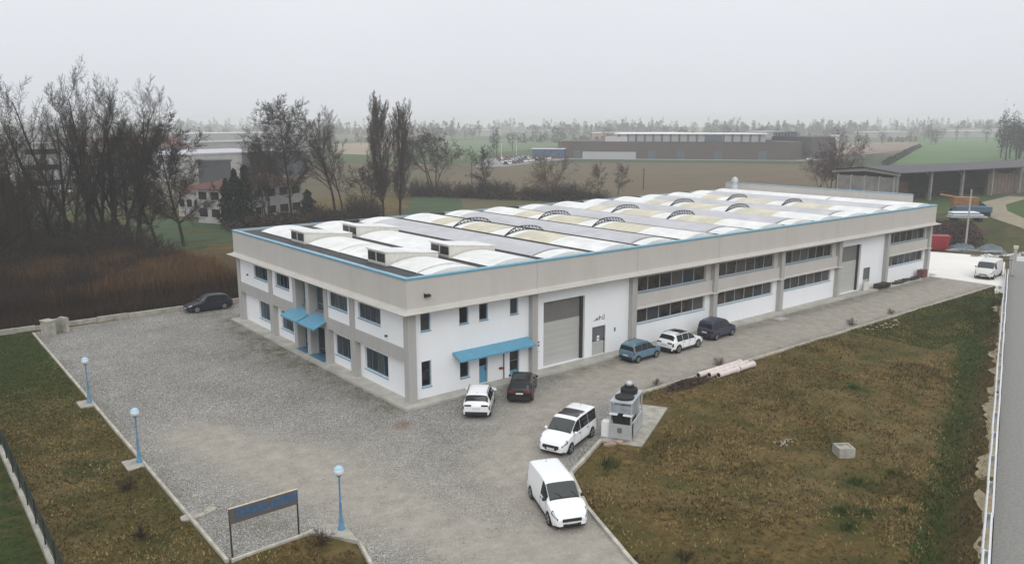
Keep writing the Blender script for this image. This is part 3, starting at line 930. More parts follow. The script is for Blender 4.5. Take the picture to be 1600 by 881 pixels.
for i in range(7):
    fascia('y0', edges[i] + (.012 if i else 0), edges[i + 1] - (.012 if i < 6 else 0), int(i == 0), int(i == 6))
for side, e in (('x0', [0, 10.6, 21.2, L]), ('y1', [0, 38, S]), ('x1', [0, 16, L])):
    for i in range(len(e) - 1):
        fascia(side, e[i] + (.012 if i else 0), e[i + 1] - (.012 if i < len(e) - 2 else 0), int(i == 0), int(i == len(e) - 2))
LIP = [(0.655, 6.585), (0.70, 6.575), (0.70, 6.53), (0.655, 6.515)]
for side, ln in (('y0', S), ('x0', L), ('y1', S), ('x1', L)):
    fascia(side, 0, ln, 1, 1, 'drip_edge', LIP, m_lip)
COP = [(0.212, HT - .09), (0.220, HT + .05), (0.02, HT + .085), (-0.14, HT + .07), (-0.14, HT + .012), (0.185, HT + .012), (0.185, HT - .09)]
for side, ln in (('y0', S), ('x0', L), ('y1', S), ('x1', L)):
    fascia(side, 0, ln, 1, 1, 'coping', COP, m_copblue)
# raised parapet on the far end
mb = MB(); mb.box(S - .25, 2.8, HT + .12, S + .05, L - .3, 9.95); mb.build('end_parapet', m_fascia, fac)
mb = MB(); mb.box(S - .32, 2.75, 9.952, S + .12, L - .25, 10.03); mb.build('coping', m_copblue, fac)

# ---- roof: deck and vaulted sheets
ZB = 8.77
mb = MB(); mb.box(.24, .24, 8.0, S - .26, L - .24, ZB - .01); mb.build('roof_deck', m_deck, fac)
def vault(x0, x1, y0, y1, mat, zb=ZB - .03, rise=.38, name='roof_vault', n=12):
    mb = MB(); pr = []
    for i in range(n + 1):
        t = i / n
        pr.append((x0 + (x1 - x0) * t, zb + .08 + rise * (1 - (2 * t - 1) ** 2)))
    k = len(pr)
    vs = []
    for y in (y0, y1):
        vs += [(x, y, z) for x, z in pr] + [(x1, y, zb - .06), (x0, y, zb - .06)]
    m_ = k + 2
    mb.add(vs, [tuple(range(m_))[::-1], tuple(range(m_, 2 * m_))] + [(i, i + 1, m_ + i + 1, m_ + i) for i in range(m_ - 1)])
    return mb.build(name, mat, fac, smooth=35)
def lattice_arch(x0, x1, y, zb=ZB - .03, rise=.38, h=.36):
    """dark arched lattice frame of an opened skylight"""
    mb = MB(); n = 11; lo = []; hi = []
    for i in range(n + 1):
        t = i / n; x = x0 + (x1 - x0) * t
        z = zb + .08 + rise * (1 - (2 * t - 1) ** 2)
        lo.append((x, y, z + .02)); hi.append((x, y, z + .02 + h * min(1, t * 4, (1 - t) * 6 + .35)))
    for i in range(n):
        mb.tube(lo[i], lo[i + 1], .05, n=4); mb.tube(hi[i], hi[i + 1], .055, n=4)
        mb.tube(lo[i + 1], hi[i + 1], .035, n=4)
        mb.tube(lo[i], hi[i + 1], .03, n=4)
    return mb.build('skylight_arch', m_darkmetal, fac)
def dormer(x0, x1, y0, y1, zt=9.86):
    mb = MB(); zk = ZB + .52
    mb.add([(x0, y0, ZB), (x0, y1, ZB), (x0, y1, zt - .12), (x0, y0, zt - .12), (x1, y0, zk), (x1, y1, zk), (x1, y0, ZB), (x1, y1, ZB)],
           [(0, 1, 2, 3), (0, 3, 4, 6), (1, 7, 5, 2), (3, 2, 5, 4)])
    o = mb.build('roof_dormer', m_cream, fac)
    t = MB()
    t.add([(x0 - .14, y0 - .06, zt - .10), (x0 - .14, y1 + .06, zt - .10), (x1, y1 + .06, zk + .02), (x1, y0 - .06, zk + .02),
           (x0 - .14, y0 - .06, zt - .01), (x0 - .14, y1 + .06, zt - .01), (x1, y1 + .06, zk + .10), (x1, y0 - .06, zk + .10)],
          [(0, 3, 2, 1), (4, 5, 6, 7), (0, 1, 5, 4), (1, 2, 6, 5), (2, 3, 7, 6), (3, 0, 4, 7)])
    t.build('dormer_roof', m_vwhite, o)
    w = (y1 - y0 - .3) / 2
    for k in range(2):
        a = y0 + .1 + k * (w + .1)
        p = MB(); p.box(x0 - .03, a, ZB + .22, x0 + .02, a + w, zt - .24); p.build('pane', m_shutdark_d, o)
    f = MB(); f.box(x0 - .05, y0 + .03, ZB + .13, x0 - .004, y1 - .03, ZB + .21); f.box(x0 - .05, y0 + .1 + w, ZB + .215, x0 - .004, y0 + .2 + w, zt - .22); f.build('dormer_frame', m_cream, o)
m_shutdark_d = M('louvre_dark', (0.03, 0.031, 0.03), 0.4, var=0.3, scale=2)
YB = L - 1.35
for k in range(14):
    x0 = 1.42 + 5.38 * k + .42; x1 = min(1.42 + 5.38 * (k + 1) - .42, S - .55)
    j = (k * 37 % 7) * .12 - .3
    # gutter lining on the right of this row
    if k < 13:
        mb = MB(); mb.box(x1 + .03, .3, ZB - .3, x1 + .80, L - .3, ZB + .004); mb.build('gutter', m_gut, fac)
    if k == 0:
        for a, b in ((.3, 1.5), (1.75, 5.4), (8.35, 13.4), (13.65, 19.25), (22.25, 29.6)):
            vault(x0, x1, a, b, m_vwhite, rise=.40 if a > 1 else .34)
        dormer(1.62, x1 - .2, 5.55, 8.2); dormer(1.62, x1 - .2, 19.4, 22.1)
    elif k == 1:
        for a, b in ((.3, 5.35), (8.25, 20.3), (23.3, 29.8)):
            vault(x0, x1, a, b, m_vwhite)
        dormer(x0 - .05, x1 - .2, 5.5, 8.1); dormer(x0 - .05, x1 - .2, 20.45, 23.15)
    elif k % 2 == 0:
        vault(x0, x1, .3, 1.75 + j, m_vwhite, rise=.32)
        vault(x0, x1, 2.05 + j, 27.6 + j, m_vgrey)
        vault(x0, x1, 27.62 + j, YB, m_vwhite, rise=.36)
    else:
        cuts = [(.3, 5.9 + j, m_vwhite, .38), (5.93 + j, 10.9 + j, m_vyel, .38), (10.93 + j, 11.75 + j, m_vwhite, .37), (12.15 + j, 14.3 + j, m_vwhite, .31), (14.33 + j, 19.0 + j, m_vyel, .38),
                (19.03 + j, 20.0 + j, m_vwhite, .37), (20.4 + j, 22.0 + j, m_vwhite, .31), (22.03 + j, 24.6 + j, m_vyel, .38), (24.63 + j, YB, m_vwhite, .38)]
        if k >= 12: cuts = [(.3, 12.0, m_vwhite, .38), (12.3, YB, m_vwhite, .38)]
        for a, b, m, r_ in cuts:
            vault(x0, x1, a, b, m, rise=r_)
        if k < 12:
            for y in (11.9 + j, 20.15 + j):
                lattice_arch(x0 - .05, x1 + .05, y)
    # dark drain hoppers along the back edge
    if k % 2:
        mb = MB(); mb.box(x1 - .4, L - 1.25, ZB, x1 + 1.0, L - .35, ZB + .28); mb.build('roof_hopper', m_gut, fac)
chim = MB()
chim.lathe((74.0, 28.2, ZB), [(.45, 0), (.45, .9), (.34, 1.0), (.34, 1.5), (.5, 1.55), (.42, 2.0), (.1, 2.25)], 14)
chim.build('roof_chimney', m_steel, fac, smooth=40)

# ------------------------------------------------------------------ things standing by the building
for k, (x, w) in enumerate(((62.9, 1.3), (64.1, 1.1))):
    t = thing('pallet_stack', ['low stack of dark pallets beside the small grey door', 'second dark pallet stack right against the grey pilaster'][k], 'pallets', (x, -.55, .16), 0.1 * k)
    for i in range(4):
        mb = MB()
        for q in range(5): mb.box(-w / 2, -.45 + q * .2, i * .13 + .09, w / 2, -.31 + q * .2, i * .13 + .115)
        for q in range(3): mb.box(-w / 2 + q * (w - .1) / 2, -.44, i * .13, -w / 2 + q * (w - .1) / 2 + .1, .44, i * .13 + .088)
        mb.build('pallet', M('dark_wood', (0.045, 0.034, 0.026), .9, var=.5, island=.4), t)
m_wood = M('weathered_wood', (0.05, 0.04, 0.03), .9, var=.4, island=.5)
for k in range(6):
    x = 66.6 + k * 1.05
    mb = MB()
    for q in range(6):
        mb.rbox((0, rng.uniform(-.25, .25), .06 + .09 * (q // 2)), (rng.uniform(.7, 1.0), .16, .08), rng.uniform(-.3, .3))
    o = mb.build('timber_pile', m_wood, loc=(x, -.45, .16)); tag(o, 'small pile of dark timber offcuts along the white wall', 'timber', 'timber piles along the white wall')
mb = MB(); mb.box(-.55, -.4, 0, .55, .4, .85); mb.box(-.6, -.45, .852, .6, .45, .9); o = mb.build('brick_red_box', M('dull_red_metal', (.13, .05, .045), .6, var=.3), loc=(73.6, -.4, .17)); tag(o, 'dull red metal box near the last pilaster', 'box')
mb = MB(); mb.lathe((0, 0, 0), [(.2, 0), (.22, .35), (.2, .55), (.08, .6)], 10); o = mb.build('white_drum', m_white_plain, loc=(74.9, -.45, .16), smooth=40); tag(o, 'small white drum beside the dull red box', 'drum')
mb = MB(); mb.box(-.7, -.45, 0, .7, .45, .06); mb.box(-.55, -.35, .061, .55, .35, .075); o = mb.build('drain_cover', m_pil, loc=(41.5, -1.6, 0)); tag(o, 'flat drain cover lying in the lane near the wall', 'drain cover')

# ------------------------------------------------------------------ vehicles
def paint(name, c, rough=0.28):
    return M(name, c, rough, spec=0.3 if max(c) < .1 else .45, coat=0.1 if max(c) < .1 else .3)
m_pwhite = paint('white_car_paint', (0.80, 0.81, 0.82))
m_pblack = paint('black_car_paint', (0.010, 0.010, 0.012))
m_pnavy = paint('dark_blue_car_paint', (0.012, 0.014, 0.026))
m_pblue = paint('pale_blue_car_paint', (0.10, 0.20, 0.27))
m_pslate = paint('slate_blue_car_paint', (0.045, 0.052, 0.085))
m_tyre = M('tyre_rubber', (0.012, 0.012, 0.012), 0.85)
m_rim = M('alloy_rim', (0.38, 0.39, 0.40), 0.35, metal=0.6)
m_lamp = glassmat('clear_lamp', (0.55, 0.57, 0.60), 0.15)
m_lampdark = glassmat('lamp_housing', (0.05, 0.05, 0.055), 0.2)
m_tail = glassmat('red_lamp', (0.22, 0.010, 0.012), 0.15)
m_taildk = glassmat('smoked_red_lamp', (0.05, 0.006, 0.008), 0.15)
m_plas = M('black_plastic', (0.015, 0.015, 0.016), 0.6)
m_plate = M('number_plate', (0.62, 0.63, 0.62), 0.5)
m_seam = M('panel_gap', (0.02, 0.02, 0.02), 0.8)
m_screen = glassmat('windscreen_glass', (0.040, 0.048, 0.048), 0.05)  # base lightened: the sky's reflection is put into the glass colour
m_roofglass = glassmat('tinted_roof_glass', (0.02, 0.02, 0.024), 0.08)

STY = {
 'suv': dict(L=4.42, W=1.84, H=1.64, top=[(0, .70), (.03, .82), (.10, .93), (.24, 1.03), (.27, 1.06), (.40, 1.52), (.47, 1.62), (.62, 1.64), (.82, 1.61), (.90, 1.56), (.958, 1.16), (.985, 1.06), (1, .80)],
     wt=[(0, .82), (.25, .84), (.40, .76), (.8, .73), (.92, .74), (1, .84)], belt=.97, sill=.26, wf=.195, wr=.805, R=.36,
     ws=(.275, .405), rw=(.902, .955), side=[(.315, .495), (.505, .675), (.685, .85)], rails=True),
 'wagon': dict(L=4.6, W=1.84, H=1.60, top=[(0, .66), (.03, .78), (.10, .88), (.25, .98), (.28, 1.01), (.42, 1.47), (.50, 1.58), (.65, 1.60), (.84, 1.52), (.91, 1.44), (.97, 1.08), (.985, .98), (1, .86)],
     wt=[(0, .82), (.25, .84), (.42, .74), (.8, .71), (.92, .72), (1, .84)], belt=.93, sill=.25, wf=.195, wr=.80, R=.345,
     ws=(.285, .425), rw=(.913, .966), side=[(.325, .505), (.515, .685), (.695, .875)], rails=True),
 'hatch': dict(L=3.66, W=1.64, H=1.58, top=[(0, .72), (.03, .84), (.10, .94), (.22, 1.02), (.25, 1.06), (.37, 1.45), (.44, 1.56), (.60, 1.58), (.90, 1.54), (.955, 1.46), (.985, 1.02), (1, .90)],
     wt=[(0, .82), (.25, .84), (.40, .77), (.9, .77), (1, .84)], belt=.93, sill=.27, wf=.19, wr=.825, R=.30,
     ws=(.255, .39), rw=(.958, .984), side=[(.29, .495), (.505, .70), (.71, .915)], rails=True),
 'mpv': dict(L=4.0, W=1.72, H=1.74, top=[(0, .74), (.03, .88), (.10, .98), (.20, 1.06), (.23, 1.10), (.37, 1.60), (.44, 1.71), (.60, 1.74), (.92, 1.70), (.965, 1.62), (.985, 1.04), (1, .92)],
     wt=[(0, .82), (.22, .84), (.38, .77), (.92, .78), (1, .86)], belt=.98, sill=.26, wf=.20, wr=.82, R=.32,
     ws=(.235, .385), rw=(.967, .9845), side=[(.275, .485), (.495, .71), (.72, .93)], rails=True),
 'van': dict(L=4.60, W=1.86, H=1.86, top=[(0, .62), (.02, .80), (.06, .93), (.17, 1.10), (.21, 1.16), (.235, 1.20), (.375, 1.72), (.43, 1.82), (.55, 1.86), (.94, 1.84), (.975, 1.78), (.99, 1.1), (1, .9)],
     wt=[(0, .82), (.20, .84), (.38, .80), (.94, .82), (1, .88)], belt=1.06, sill=.26, wf=.195, wr=.825, R=.335,
     ws=(.24, .385), rw=(.976, .9895), side=[(.28, .465)], rails=False),
}
STY['maxi'] = dict(STY['van'], side=[(.28, .465), (.475, .70), (.71, .95)])
STY['pickup'] = dict(STY['van'], L=5.3, W=2.15, H=2.25, top=[(0, .70), (.02, .90), (.05, 1.05), (.12, 1.25), (.16, 1.32), (.25, 1.95), (.30, 2.10), (.50, 2.15), (.95, 2.13), (.98, 2.05), (.99, 1.2), (1, 1.0)], belt=1.25, ws=(.165, .265), side=[(.21, .36)], wf=.17, wr=.80)

def car(name, label, cat, loc, head, style, pm, group=None, rim=m_rim, tail=m_tail, sunroof=None, lower=True, roofmat=None, tall_tail=False, face='plain', rear_panel=None):
    s = STY[style]; Lc, W, H = s['L'], s['W'], s['H']
    root = thing(name, label, cat, loc, R(head), group)
    hw = W / 2; R_ = s['R']
    xw = [Lc / 2 - s['wf'] * Lc, Lc / 2 - s['wr'] * Lc]
    tx = [p[0] for p in s['top']]; tz = [p[1] for p in s['top']]
    wx = [p[0] for p in s['wt']]; wz = [p[1] * 1.0 for p in s['wt']]
    def prof(u):
        x = Lc / 2 - u * Lc
        zt = float(np.interp(u, tx, tz))
        for d in (-.012, .012): zt += float(np.interp(min(1, max(0, u + d)), tx, tz))
        zt /= 3
        plan = float(np.interp(u, [0, .02, .06, .14, .88, .97, .99, 1], [.70, .83, .93, 1, 1, .965, .93, .86]))
        wm = hw * plan; wt = float(np.interp(u, wx, wz)) * W / 2 * 1.0
        wt = min(wt, wm * .93)
        zb = min(s['belt'], zt - .06)
        zl = s['sill'] + (.06 if u < .05 or u > .95 else 0)
        for c in xw:
            dx = abs(x - c)
            if dx < R_ + .06: zl = max(zl, R_ - .03 + math.sqrt(max(0, (R_ + .06) ** 2 - dx * dx)))
        z2 = max(zl + .10, min(.62, zb - .12)); z1 = zl + (z2 - zl) * .45
        z3 = max(zb, z2 + .03)
        zt = max(zt, z3 + .05)
        return [(wm * .955, zl), (wm * .99, z1), (wm, z2), (wm * .965, z3), (wt, max(z3 + .02, zt - .07)), (wt * .88, zt - .022), (wt * .5, zt - .002), (0, zt)], x
    def surf(u, t, off=0.0, side=1):
        p, x = prof(u)
        i = min(len(p) - 2, int(t)); f = t - i
        y = p[i][0] + (p[i + 1][0] - p[i][0]) * f; z = p[i][1] + (p[i + 1][1] - p[i][1]) * f
        return Vector((x, y * side, z))
    def patch(mb, u0, u1, ta, tb, nu, nt, off, side=1, full=False, mi=0):
        """surface patch lifted off along its normal; full=True spans both sides across the roof"""
        def pt(u, q):
            if full:
                if q <= 1: return surf(u, ta + (7 - ta) * q, 0, 1)
                return surf(u, 7 - (7 - ta) * (q - 1), 0, -1)
            return surf(u, ta + (tb - ta) * q, 0, side)
        qs = np.linspace(0, 2 if full else 1, nt + 1); us = np.linspace(u0, u1, nu + 1)
        P = [[pt(u, q) for q in qs] for u in us]
        vs = []
        for i in range(nu + 1):
            for j in range(nt + 1):
                du = P[min(i + 1, nu)][j] - P[max(i - 1, 0)][j]; dq = P[i][min(j + 1, nt)] - P[i][max(j - 1, 0)]
                nrm = du.cross(dq)
                if nrm.length > 1e-9:
                    nrm.normalize()
                    c = P[i][j] - Vector((P[i][j].x * .6, 0, .7))
                    if nrm.dot(c) < 0: nrm = -nrm
                else: nrm = Vector((0, 0, 1))
                vs.append(tuple(P[i][j] + nrm * off))
        mb.add(vs, [(i * (nt + 1) + j, (i + 1) * (nt + 1) + j, (i + 1) * (nt + 1) + j + 1, i * (nt + 1) + j + 1) for i in range(nu) for j in range(nt)], mi)
    # body shell
    us = sorted(set(list(np.linspace(0, 1, 46)) + [.005, .012, .02, .985, .993] + [s['wf'] + (R_ + .055) / Lc * k for k in (-1, -.9, -.6, .6, .9, 1)] + [s['wr'] + (R_ + .055) / Lc * k for k in (-1, -.9, -.6, .6, .9, 1)]))
    us = [u for u in us if 0 <= u <= 1]
    ts = [0, .5, 1, 1.5, 2, 2.4, 2.8, 3, 3.25, 3.6, 3.85, 4, 4.3, 4.7, 5, 5.5, 6, 7]
    ring = [(t, 1) for t in ts] + [(t, -1) for t in ts[-2::-1]]
    mb = MB(); vs = []
    for u in us:
        for t, sd in ring: vs.append(tuple(surf(u, t, 0, sd)))
    n = len(ring)
    mb.add(vs, [(i * n + j, i * n + j + 1, (i + 1) * n + j + 1, (i + 1) * n + j) for i in range(len(us) - 1) for j in range(n - 1)] + [tuple(range(n)), tuple(range((len(us) - 1) * n, len(us) * n))[::-1]])
    ub = MB()
    mb.add([], [])
    body = mb.build('body', pm, root, smooth=38)
    ub.box(-Lc / 2 + .12, -hw + .22, .17, Lc / 2 - .12, hw - .22, .62)
    for c in xw:
        ub.box(c - R_ - .04, -hw + .10, .30, c + R_ + .04, hw - .10, .74)
    ub.build('underbody', m_plas, root)
    # bumpers' dark lower part and sills
    if lower:
        lb = MB()
        for (a, b) in ((0.012, s['wf'] - (R_ + .07) / Lc), (s['wf'] + (R_ + .07) / Lc, s['wr'] - (R_ + .07) / Lc), (s['wr'] + (R_ + .07) / Lc, .988)):
            for sd in (1, -1): patch(lb, a, b, 0.0, .8 if b - a > .3 else 1.0, 6, 2, .012, sd)
        x0 = Lc / 2; zf = s['sill'] + .06
        lb.box(-x0 - .02, -hw * .80, zf - .02, -x0 + .1, hw * .80, zf + .2)
        lb.box(x0 - .1, -hw * .66, zf - .02, x0 + .02, hw * .66, zf + .14)
        lb.build('bumper_trim', m_plas, root)
    else:
        lb = MB()
        for sd in (1, -1): patch(lb, s['wf'] + (R_ + .07) / Lc, s['wr'] - (R_ + .07) / Lc, 0.0, .9, 6, 2, .014, sd)
        lb.build('sill_trim', m_plas, root)
        q = MB(); q.rbox((-Lc / 2 - .01, 0, s['sill'] + .14), (.06, hw * 1.5, .18)); q.build('rear_bumper', m_plas, root)
    q = MB(); patch(q, s['ws'][0] - .012, s['ws'][0] + .004, 4.25, 7, 1, 8, .010, full=True); q.build('cowl', m_plas, root)
    for sd in (1, -1):
        a = surf(s['ws'][0] + .006, 5.2 if sd > 0 else 6.6, 0, sd); b = surf(s['ws'][0] + .05, 5.9 if sd > 0 else 5.9, 0, sd)
        q = MB(); q.tube(tuple(a + Vector((.02, 0, .03))), tuple(b + Vector((.02, 0, .03))), .012, n=4); q.build('wiper', m_plas, root)
    # glass
    g = MB(); patch(g, *s['ws'], 4.12, 7, 6, 12, .008, full=True); g.build('windscreen', m_screen, root, smooth=180)
    g = MB(); patch(g, *s['rw'], 3.75, 7, 4, 14, .012, full=True); g.build('rear_window', m_carglass, root, smooth=180)
    if style == 'van' and rear_panel is None:
        pass
    for sd in (1, -1):
        for (a, b) in s['side']:
            g = MB()
            # slanted leading edge on the first window
            patch(g, a, b, 3.06, 3.95, 6, 3, .012, sd); g.build('side_window', m_carglass, root, smooth=180)
        for u in [s['side'][0][0] - .012] + [w[1] + .006 for w in s['side'][:2]]:
            q = MB(); patch(q, u - .0022, u + .0022, .5, 3.0, 1, 6, .004, sd); q.build('door_seam', m_seam, root)
        for (a, b) in s['side'][:2]:
            q = MB(); p = surf(b - .03, 2.72, 0, sd); q.rbox((p.x, p.y + sd * .012, p.z), (.18, .03, .035)); q.build('door_handle', m_plas if pm is m_pwhite else pm, root)
        # mirror
        p = surf(s['ws'][0] + .045, 3.05, 0, sd)
        q = MB(); q.lathe((p.x, p.y + sd * .10, p.z + .01), [(.03, 0), (.09, .02), (.10, .09), (.07, .15), (.02, .17)], 8)
        q.build('mirror', m_plas if pm is not m_pwhite or style == 'van' else pm, root, smooth=60)
        # lamps
        q = MB(); patch(q, .010, .105, 2.55, 3.75, 6, 4, .008, sd); o = q.build('headlight', m_lampdark, root, smooth=180)
        q = MB(); patch(q, .022, .085, 2.8, 3.55, 5, 3, .016, sd); q.build('lens', m_lamp, o, smooth=180)
        q = MB()
        if tall_tail: patch(q, .955, .990, 2.4, 3.95, 3, 5, .012, sd)
        else: patch(q, .965, .995, 2.1, 3.0, 3, 3, .012, sd)
        zt = 1.0 if H < 1.7 else 1.05
        if not tall_tail: q.rbox((-Lc / 2 - .006 + (.03 if style == 'suv' else 0), sd * hw * .60, .93 if style == 'suv' else .82), (.05, hw * .48, .11))
        q.build('tail_light', tail, root)
    # nose
    q = MB()
    x0 = Lc / 2
    if face == 'wide':
        zc = .60
        q.rbox((x0 + .0, 0, zc), (.05, hw * 1.02, .15)); q.rbox((x0 + .012, 0, zc - .22), (.05, hw * .95, .10))
    elif face == 'mouth':
        q.rbox((x0 + .0, 0, .58), (.05, hw * 1.1, .20)); q.rbox((x0 - .004, 0, .44), (.05, hw * .8, .10))
    else:
        q.rbox((x0 + .0, 0, .60), (.04, hw * .8, .12)); q.rbox((x0, 0, .40), (.05, hw * .9, .12))
    q.build('grille', m_plas, root)
    for sx_, z in ((1, .47), (-1, .74 if not tall_tail else .62)):
        q = MB(); q.rbox((sx_ * (x0 + .025), 0, z), (.02, .50, .11)); q.build('number_plate', m_plate, root)
    if s['rails']:
        for sd in (1, -1):
            q = MB(); pr = None
            for u in np.linspace(.46, .84, 7):
                p = surf(u, 4.25, 0, sd); p.z += .055
                if pr is not None: q.tube(pr, p, .022, n=5)
                pr = p
            for u in (.46, .65, .84):
                p = surf(u, 4.25, 0, sd); q.tube(p, (p.x, p.y, p.z + .055), .02, n=5)
            q.build('roof_rail', m_darkmetal, root)
    if sunroof:
        q = MB(); patch(q, sunroof[0], sunroof[1], 4.75, 7, 3, 8, .008, full=True); q.build('sunroof', m_roofglass, root, smooth=180)
    q = MB(); q.tube(tuple(surf(.86, 7) + Vector((0, 0, -.01))), tuple(surf(.86, 7) + Vector((-.06, 0, .10))), .012, n=5); q.build('aerial', m_plas, root)
    # wheels
    for c in xw:
        for sd in (1, -1):
            w = MB(); yo = sd * (hw - .012); yi = sd * (hw - .22)
            w.tube((c, yi, R_), (c, yo, R_), R_, n=22)
            wh = w.build('wheel', m_tyre, root, smooth=40)
            rm = MB(); r = R_ * .68
            N = 20; vs = [(c, yo + sd * .006, R_)] + [(c + r * math.cos(6.2832 * i / N), yo + sd * .006, R_ + r * math.sin(6.2832 * i / N)) for i in range(N)]
            for i in range(N):
                rm.add([vs[0], vs[1 + i], vs[1 + (i + 1) % N]], [(0, 1, 2)], 0 if i % 4 < 2 else 1)
            rm.build('rim', [rim, m_plas], wh)
    return root

car('parked_car', 'white crossover car nosed up to the blue door, seen from behind', 'car', (3.55, -3.2, 0), 47.6, 'suv', m_pwhite, 'cars parked by the building', tail=m_taildk)
car('parked_car', 'black estate car with red tail lamps parked under the end of the blue canopy', 'car', (7.75, -2.65, 0), 45.5, 'wagon', m_pblack, 'cars parked by the building', tall_tail=False)
car('parked_car', 'small pale blue hatchback at the tail of the wall row', 'car', (20.75, -2.05, 0), 3, 'hatch', m_pblue, 'cars parked by the building', tall_tail=True)
car('parked_car', 'white crossover with dark roof glass between two blue cars', 'car', (25.65, -2.15, 0), 3, 'suv', m_pwhite, 'cars parked by the building', sunroof=(.46, .70), tail=m_taildk)
car('parked_car', 'slate blue boxy car leading the row along the wall', 'car', (31.35, -1.65, 0), 4, 'mpv', m_pslate, 'cars parked by the building', tail=m_taildk)
car('parked_car', 'dark navy estate car alone by the low back wall', 'car', (-0.95, 38.15, 0), 180, 'wagon', m_pnavy, 'cars parked by the building')
h = R(201)
car('passenger_van', 'white passenger van with a dark glass roof panel', 'van', (1.95 - 2.3 * math.cos(h), -12.28 - 2.3 * math.sin(h), 0), 201, 'maxi', m_pwhite, 'white vans by the kerb', sunroof=(.455, .70), face='mouth', lower=False)
h = R(247)
car('panel_van', 'white windowless panel van, foremost at the curved kerb', 'van', (-3.1 - 2.4 * math.cos(h), -19.62 - 2.4 * math.sin(h), 0), 247, 'van', m_pwhite, 'white vans by the kerb', face='wide', lower=False)
car('pickup_van', 'dusty white utility van on the bright concrete apron', 'van', (80.6, -5.3, 0.10), 188, 'pickup', paint('chalky_white_paint', (.62, .62, .60), .5), face='plain')

# ------------------------------------------------------------------ lamps, sign, stub, boxes
def street_lamp(loc, label):
    t = thing('street_lamp', label, 'street lamp', loc, 0, 'blue globe lamps along the kerb')
    mb = MB(); mb.lathe((0, 0, 0), [(.17, 0), (.17, .10), (.12, .16), (.10, .55), (.075, .62), (.06, 1.3), (.07, 1.34), (.045, 1.4), (.036, 2.62), (.06, 2.66), (.075, 2.74)], 12)
    mb.build('pole', m_lampblue, t, smooth=40)
    g = MB(); g.lathe((0, 0, 2.72), [(.07, 0), (.16, .05), (.225, .15), (.24, .25), (.215, .33)], 16); g.build('globe', m_globe, t, smooth=60)
    c = MB(); c.lathe((0, 0, 3.052), [(.225, 0), (.20, .06), (.13, .12), (.05, .15)], 16); c.build('lamp_cap', m_capblue, t, smooth=50)
    k = MB()
    for i in range(4):
        a = i * math.pi / 2 + .4
        k.tube((.05 * math.cos(a), .05 * math.sin(a), 2.66), (.15 * math.cos(a), .15 * math.sin(a), 2.77), .014, n=5)
    k.build('globe_holder', m_darkmetal, t)
    return t
m_lampblue = M('lamp_blue', (0.10, 0.24, 0.38), 0.4, var=.15)
m_capblue = M('lamp_cap_blue', (0.38, 0.56, 0.68), 0.4)
m_globe = M('opal_globe', (0.72, 0.80, 0.86), 0.25)
street_lamp((-16.95, 14.4, .12), 'blue globe lamp farthest from the sign board')
street_lamp((-16.95, 1.6, .12), 'blue globe lamp midway down the straight kerb')
street_lamp((-11.55, -12.62, .10), 'blue globe lamp on the triangular plinth beside the sign')
def lamp_pad(pts, label):
    mb = MB(); mb.prism(pts, -.2, .10); o = mb.build('lamp_plinth', m_concrete); tag(o, label, 'plinth')
lamp_pad([(-17.65, 13.6), (-16.86, 13.6), (-16.86, 15.1), (-17.65, 15.1)], 'square concrete pad under the farthest lamp')
lamp_pad([(-17.75, .8), (-16.86, .8), (-16.86, 2.3), (-17.75, 2.3)], 'square concrete pad under the middle lamp')
lamp_pad([(-12.9, -11.95), (-11.9, -11.6), (-11.2, -12.4), (-11.42, -14.1)], 'triangular concrete pad under the lamp by the sign')

m_signpanel = stained('rusty_sign_panel', (0.115, 0.105, 0.095), (0.16, 0.085, 0.045), 0.8, streak=(1.5, 1.5, 1.5))
m_signblue = M('worn_blue_lettering', (0.030, 0.125, 0.27), 0.6, var=.5, scale=5)
t = thing('sign_board', 'rusty sign board with worn blue lettering on two thin posts', 'sign', (-16.45, -11.75, 0), 0)
for x in (0.0, 3.15):
    mb = MB(); mb.box(x - .03, -.03, 0, x + .03, .03, 2.36); mb.build('post', m_darkmetal, t)
mb = MB(); mb.box(-.02, -.075, 1.62, 3.17, -.034, 2.34); pn = mb.build('panel', m_signpanel, t)
mb = MB(); mb.box(-.04, -.085, 2.342, 3.19, .0, 2.37); mb.build('cap_strip', M('pale_strip', (.55, .50, .42), .6, var=.3, scale=6), t)
mb = MB()
x = .22
while x < 3.0:
    w = rng.choice((.05, .06, .16, .18, .2)); za, zb = 1.80 + rng.uniform(-.02, .02), 2.24
    if w < .1: mb.box(x, -.084, za, x + w, -.0765, zb)
    else:
        mb.box(x, -.084, za, x + .06, -.0765, zb)
        for q in range(4):
            z = za + q * .115
            mb.box(x + .061, -.083, z, x + w * rng.uniform(.6, 1), -.0765, z + rng.uniform(.05, .10))
    x += w + rng.choice((.02, .03, .035))
o = mb.build('lettering', m_signblue, pn); o['kind'] = 'stuff'

t = thing('bollard_pipe', 'short rusty standpipe on a broken concrete pad by the kerb', 'standpipe', (-16.35, -6.6, 0), .1)
mb = MB(); mb.tube((0, 0, 0), (0, 0, .95), .09, n=12); mb.build('pipe', m_plinth, t, smooth=40)
mb = MB(); mb.tube((0, 0, .951), (0, 0, 1.0), .105, n=12); mb.build('cap', m_kerb, t)
mb = MB(); mb.prism([(-.9, -.35), (.0, -.45), (.9, -.25), (.95, .25), (.3, .4), (-.8, .2)], -.1, .06); mb.build('pad', m_concrete, t)
mb = MB()
for i in range(16):
    mb.rbox((rng.uniform(.1, 1.1), rng.uniform(-.5, .5), .09), (rng.uniform(.05, .16), rng.uniform(.04, .12), .06), rng.uniform(0, 3))
o = mb.build('rubble', m_kerb, t); o['kind'] = 'stuff'

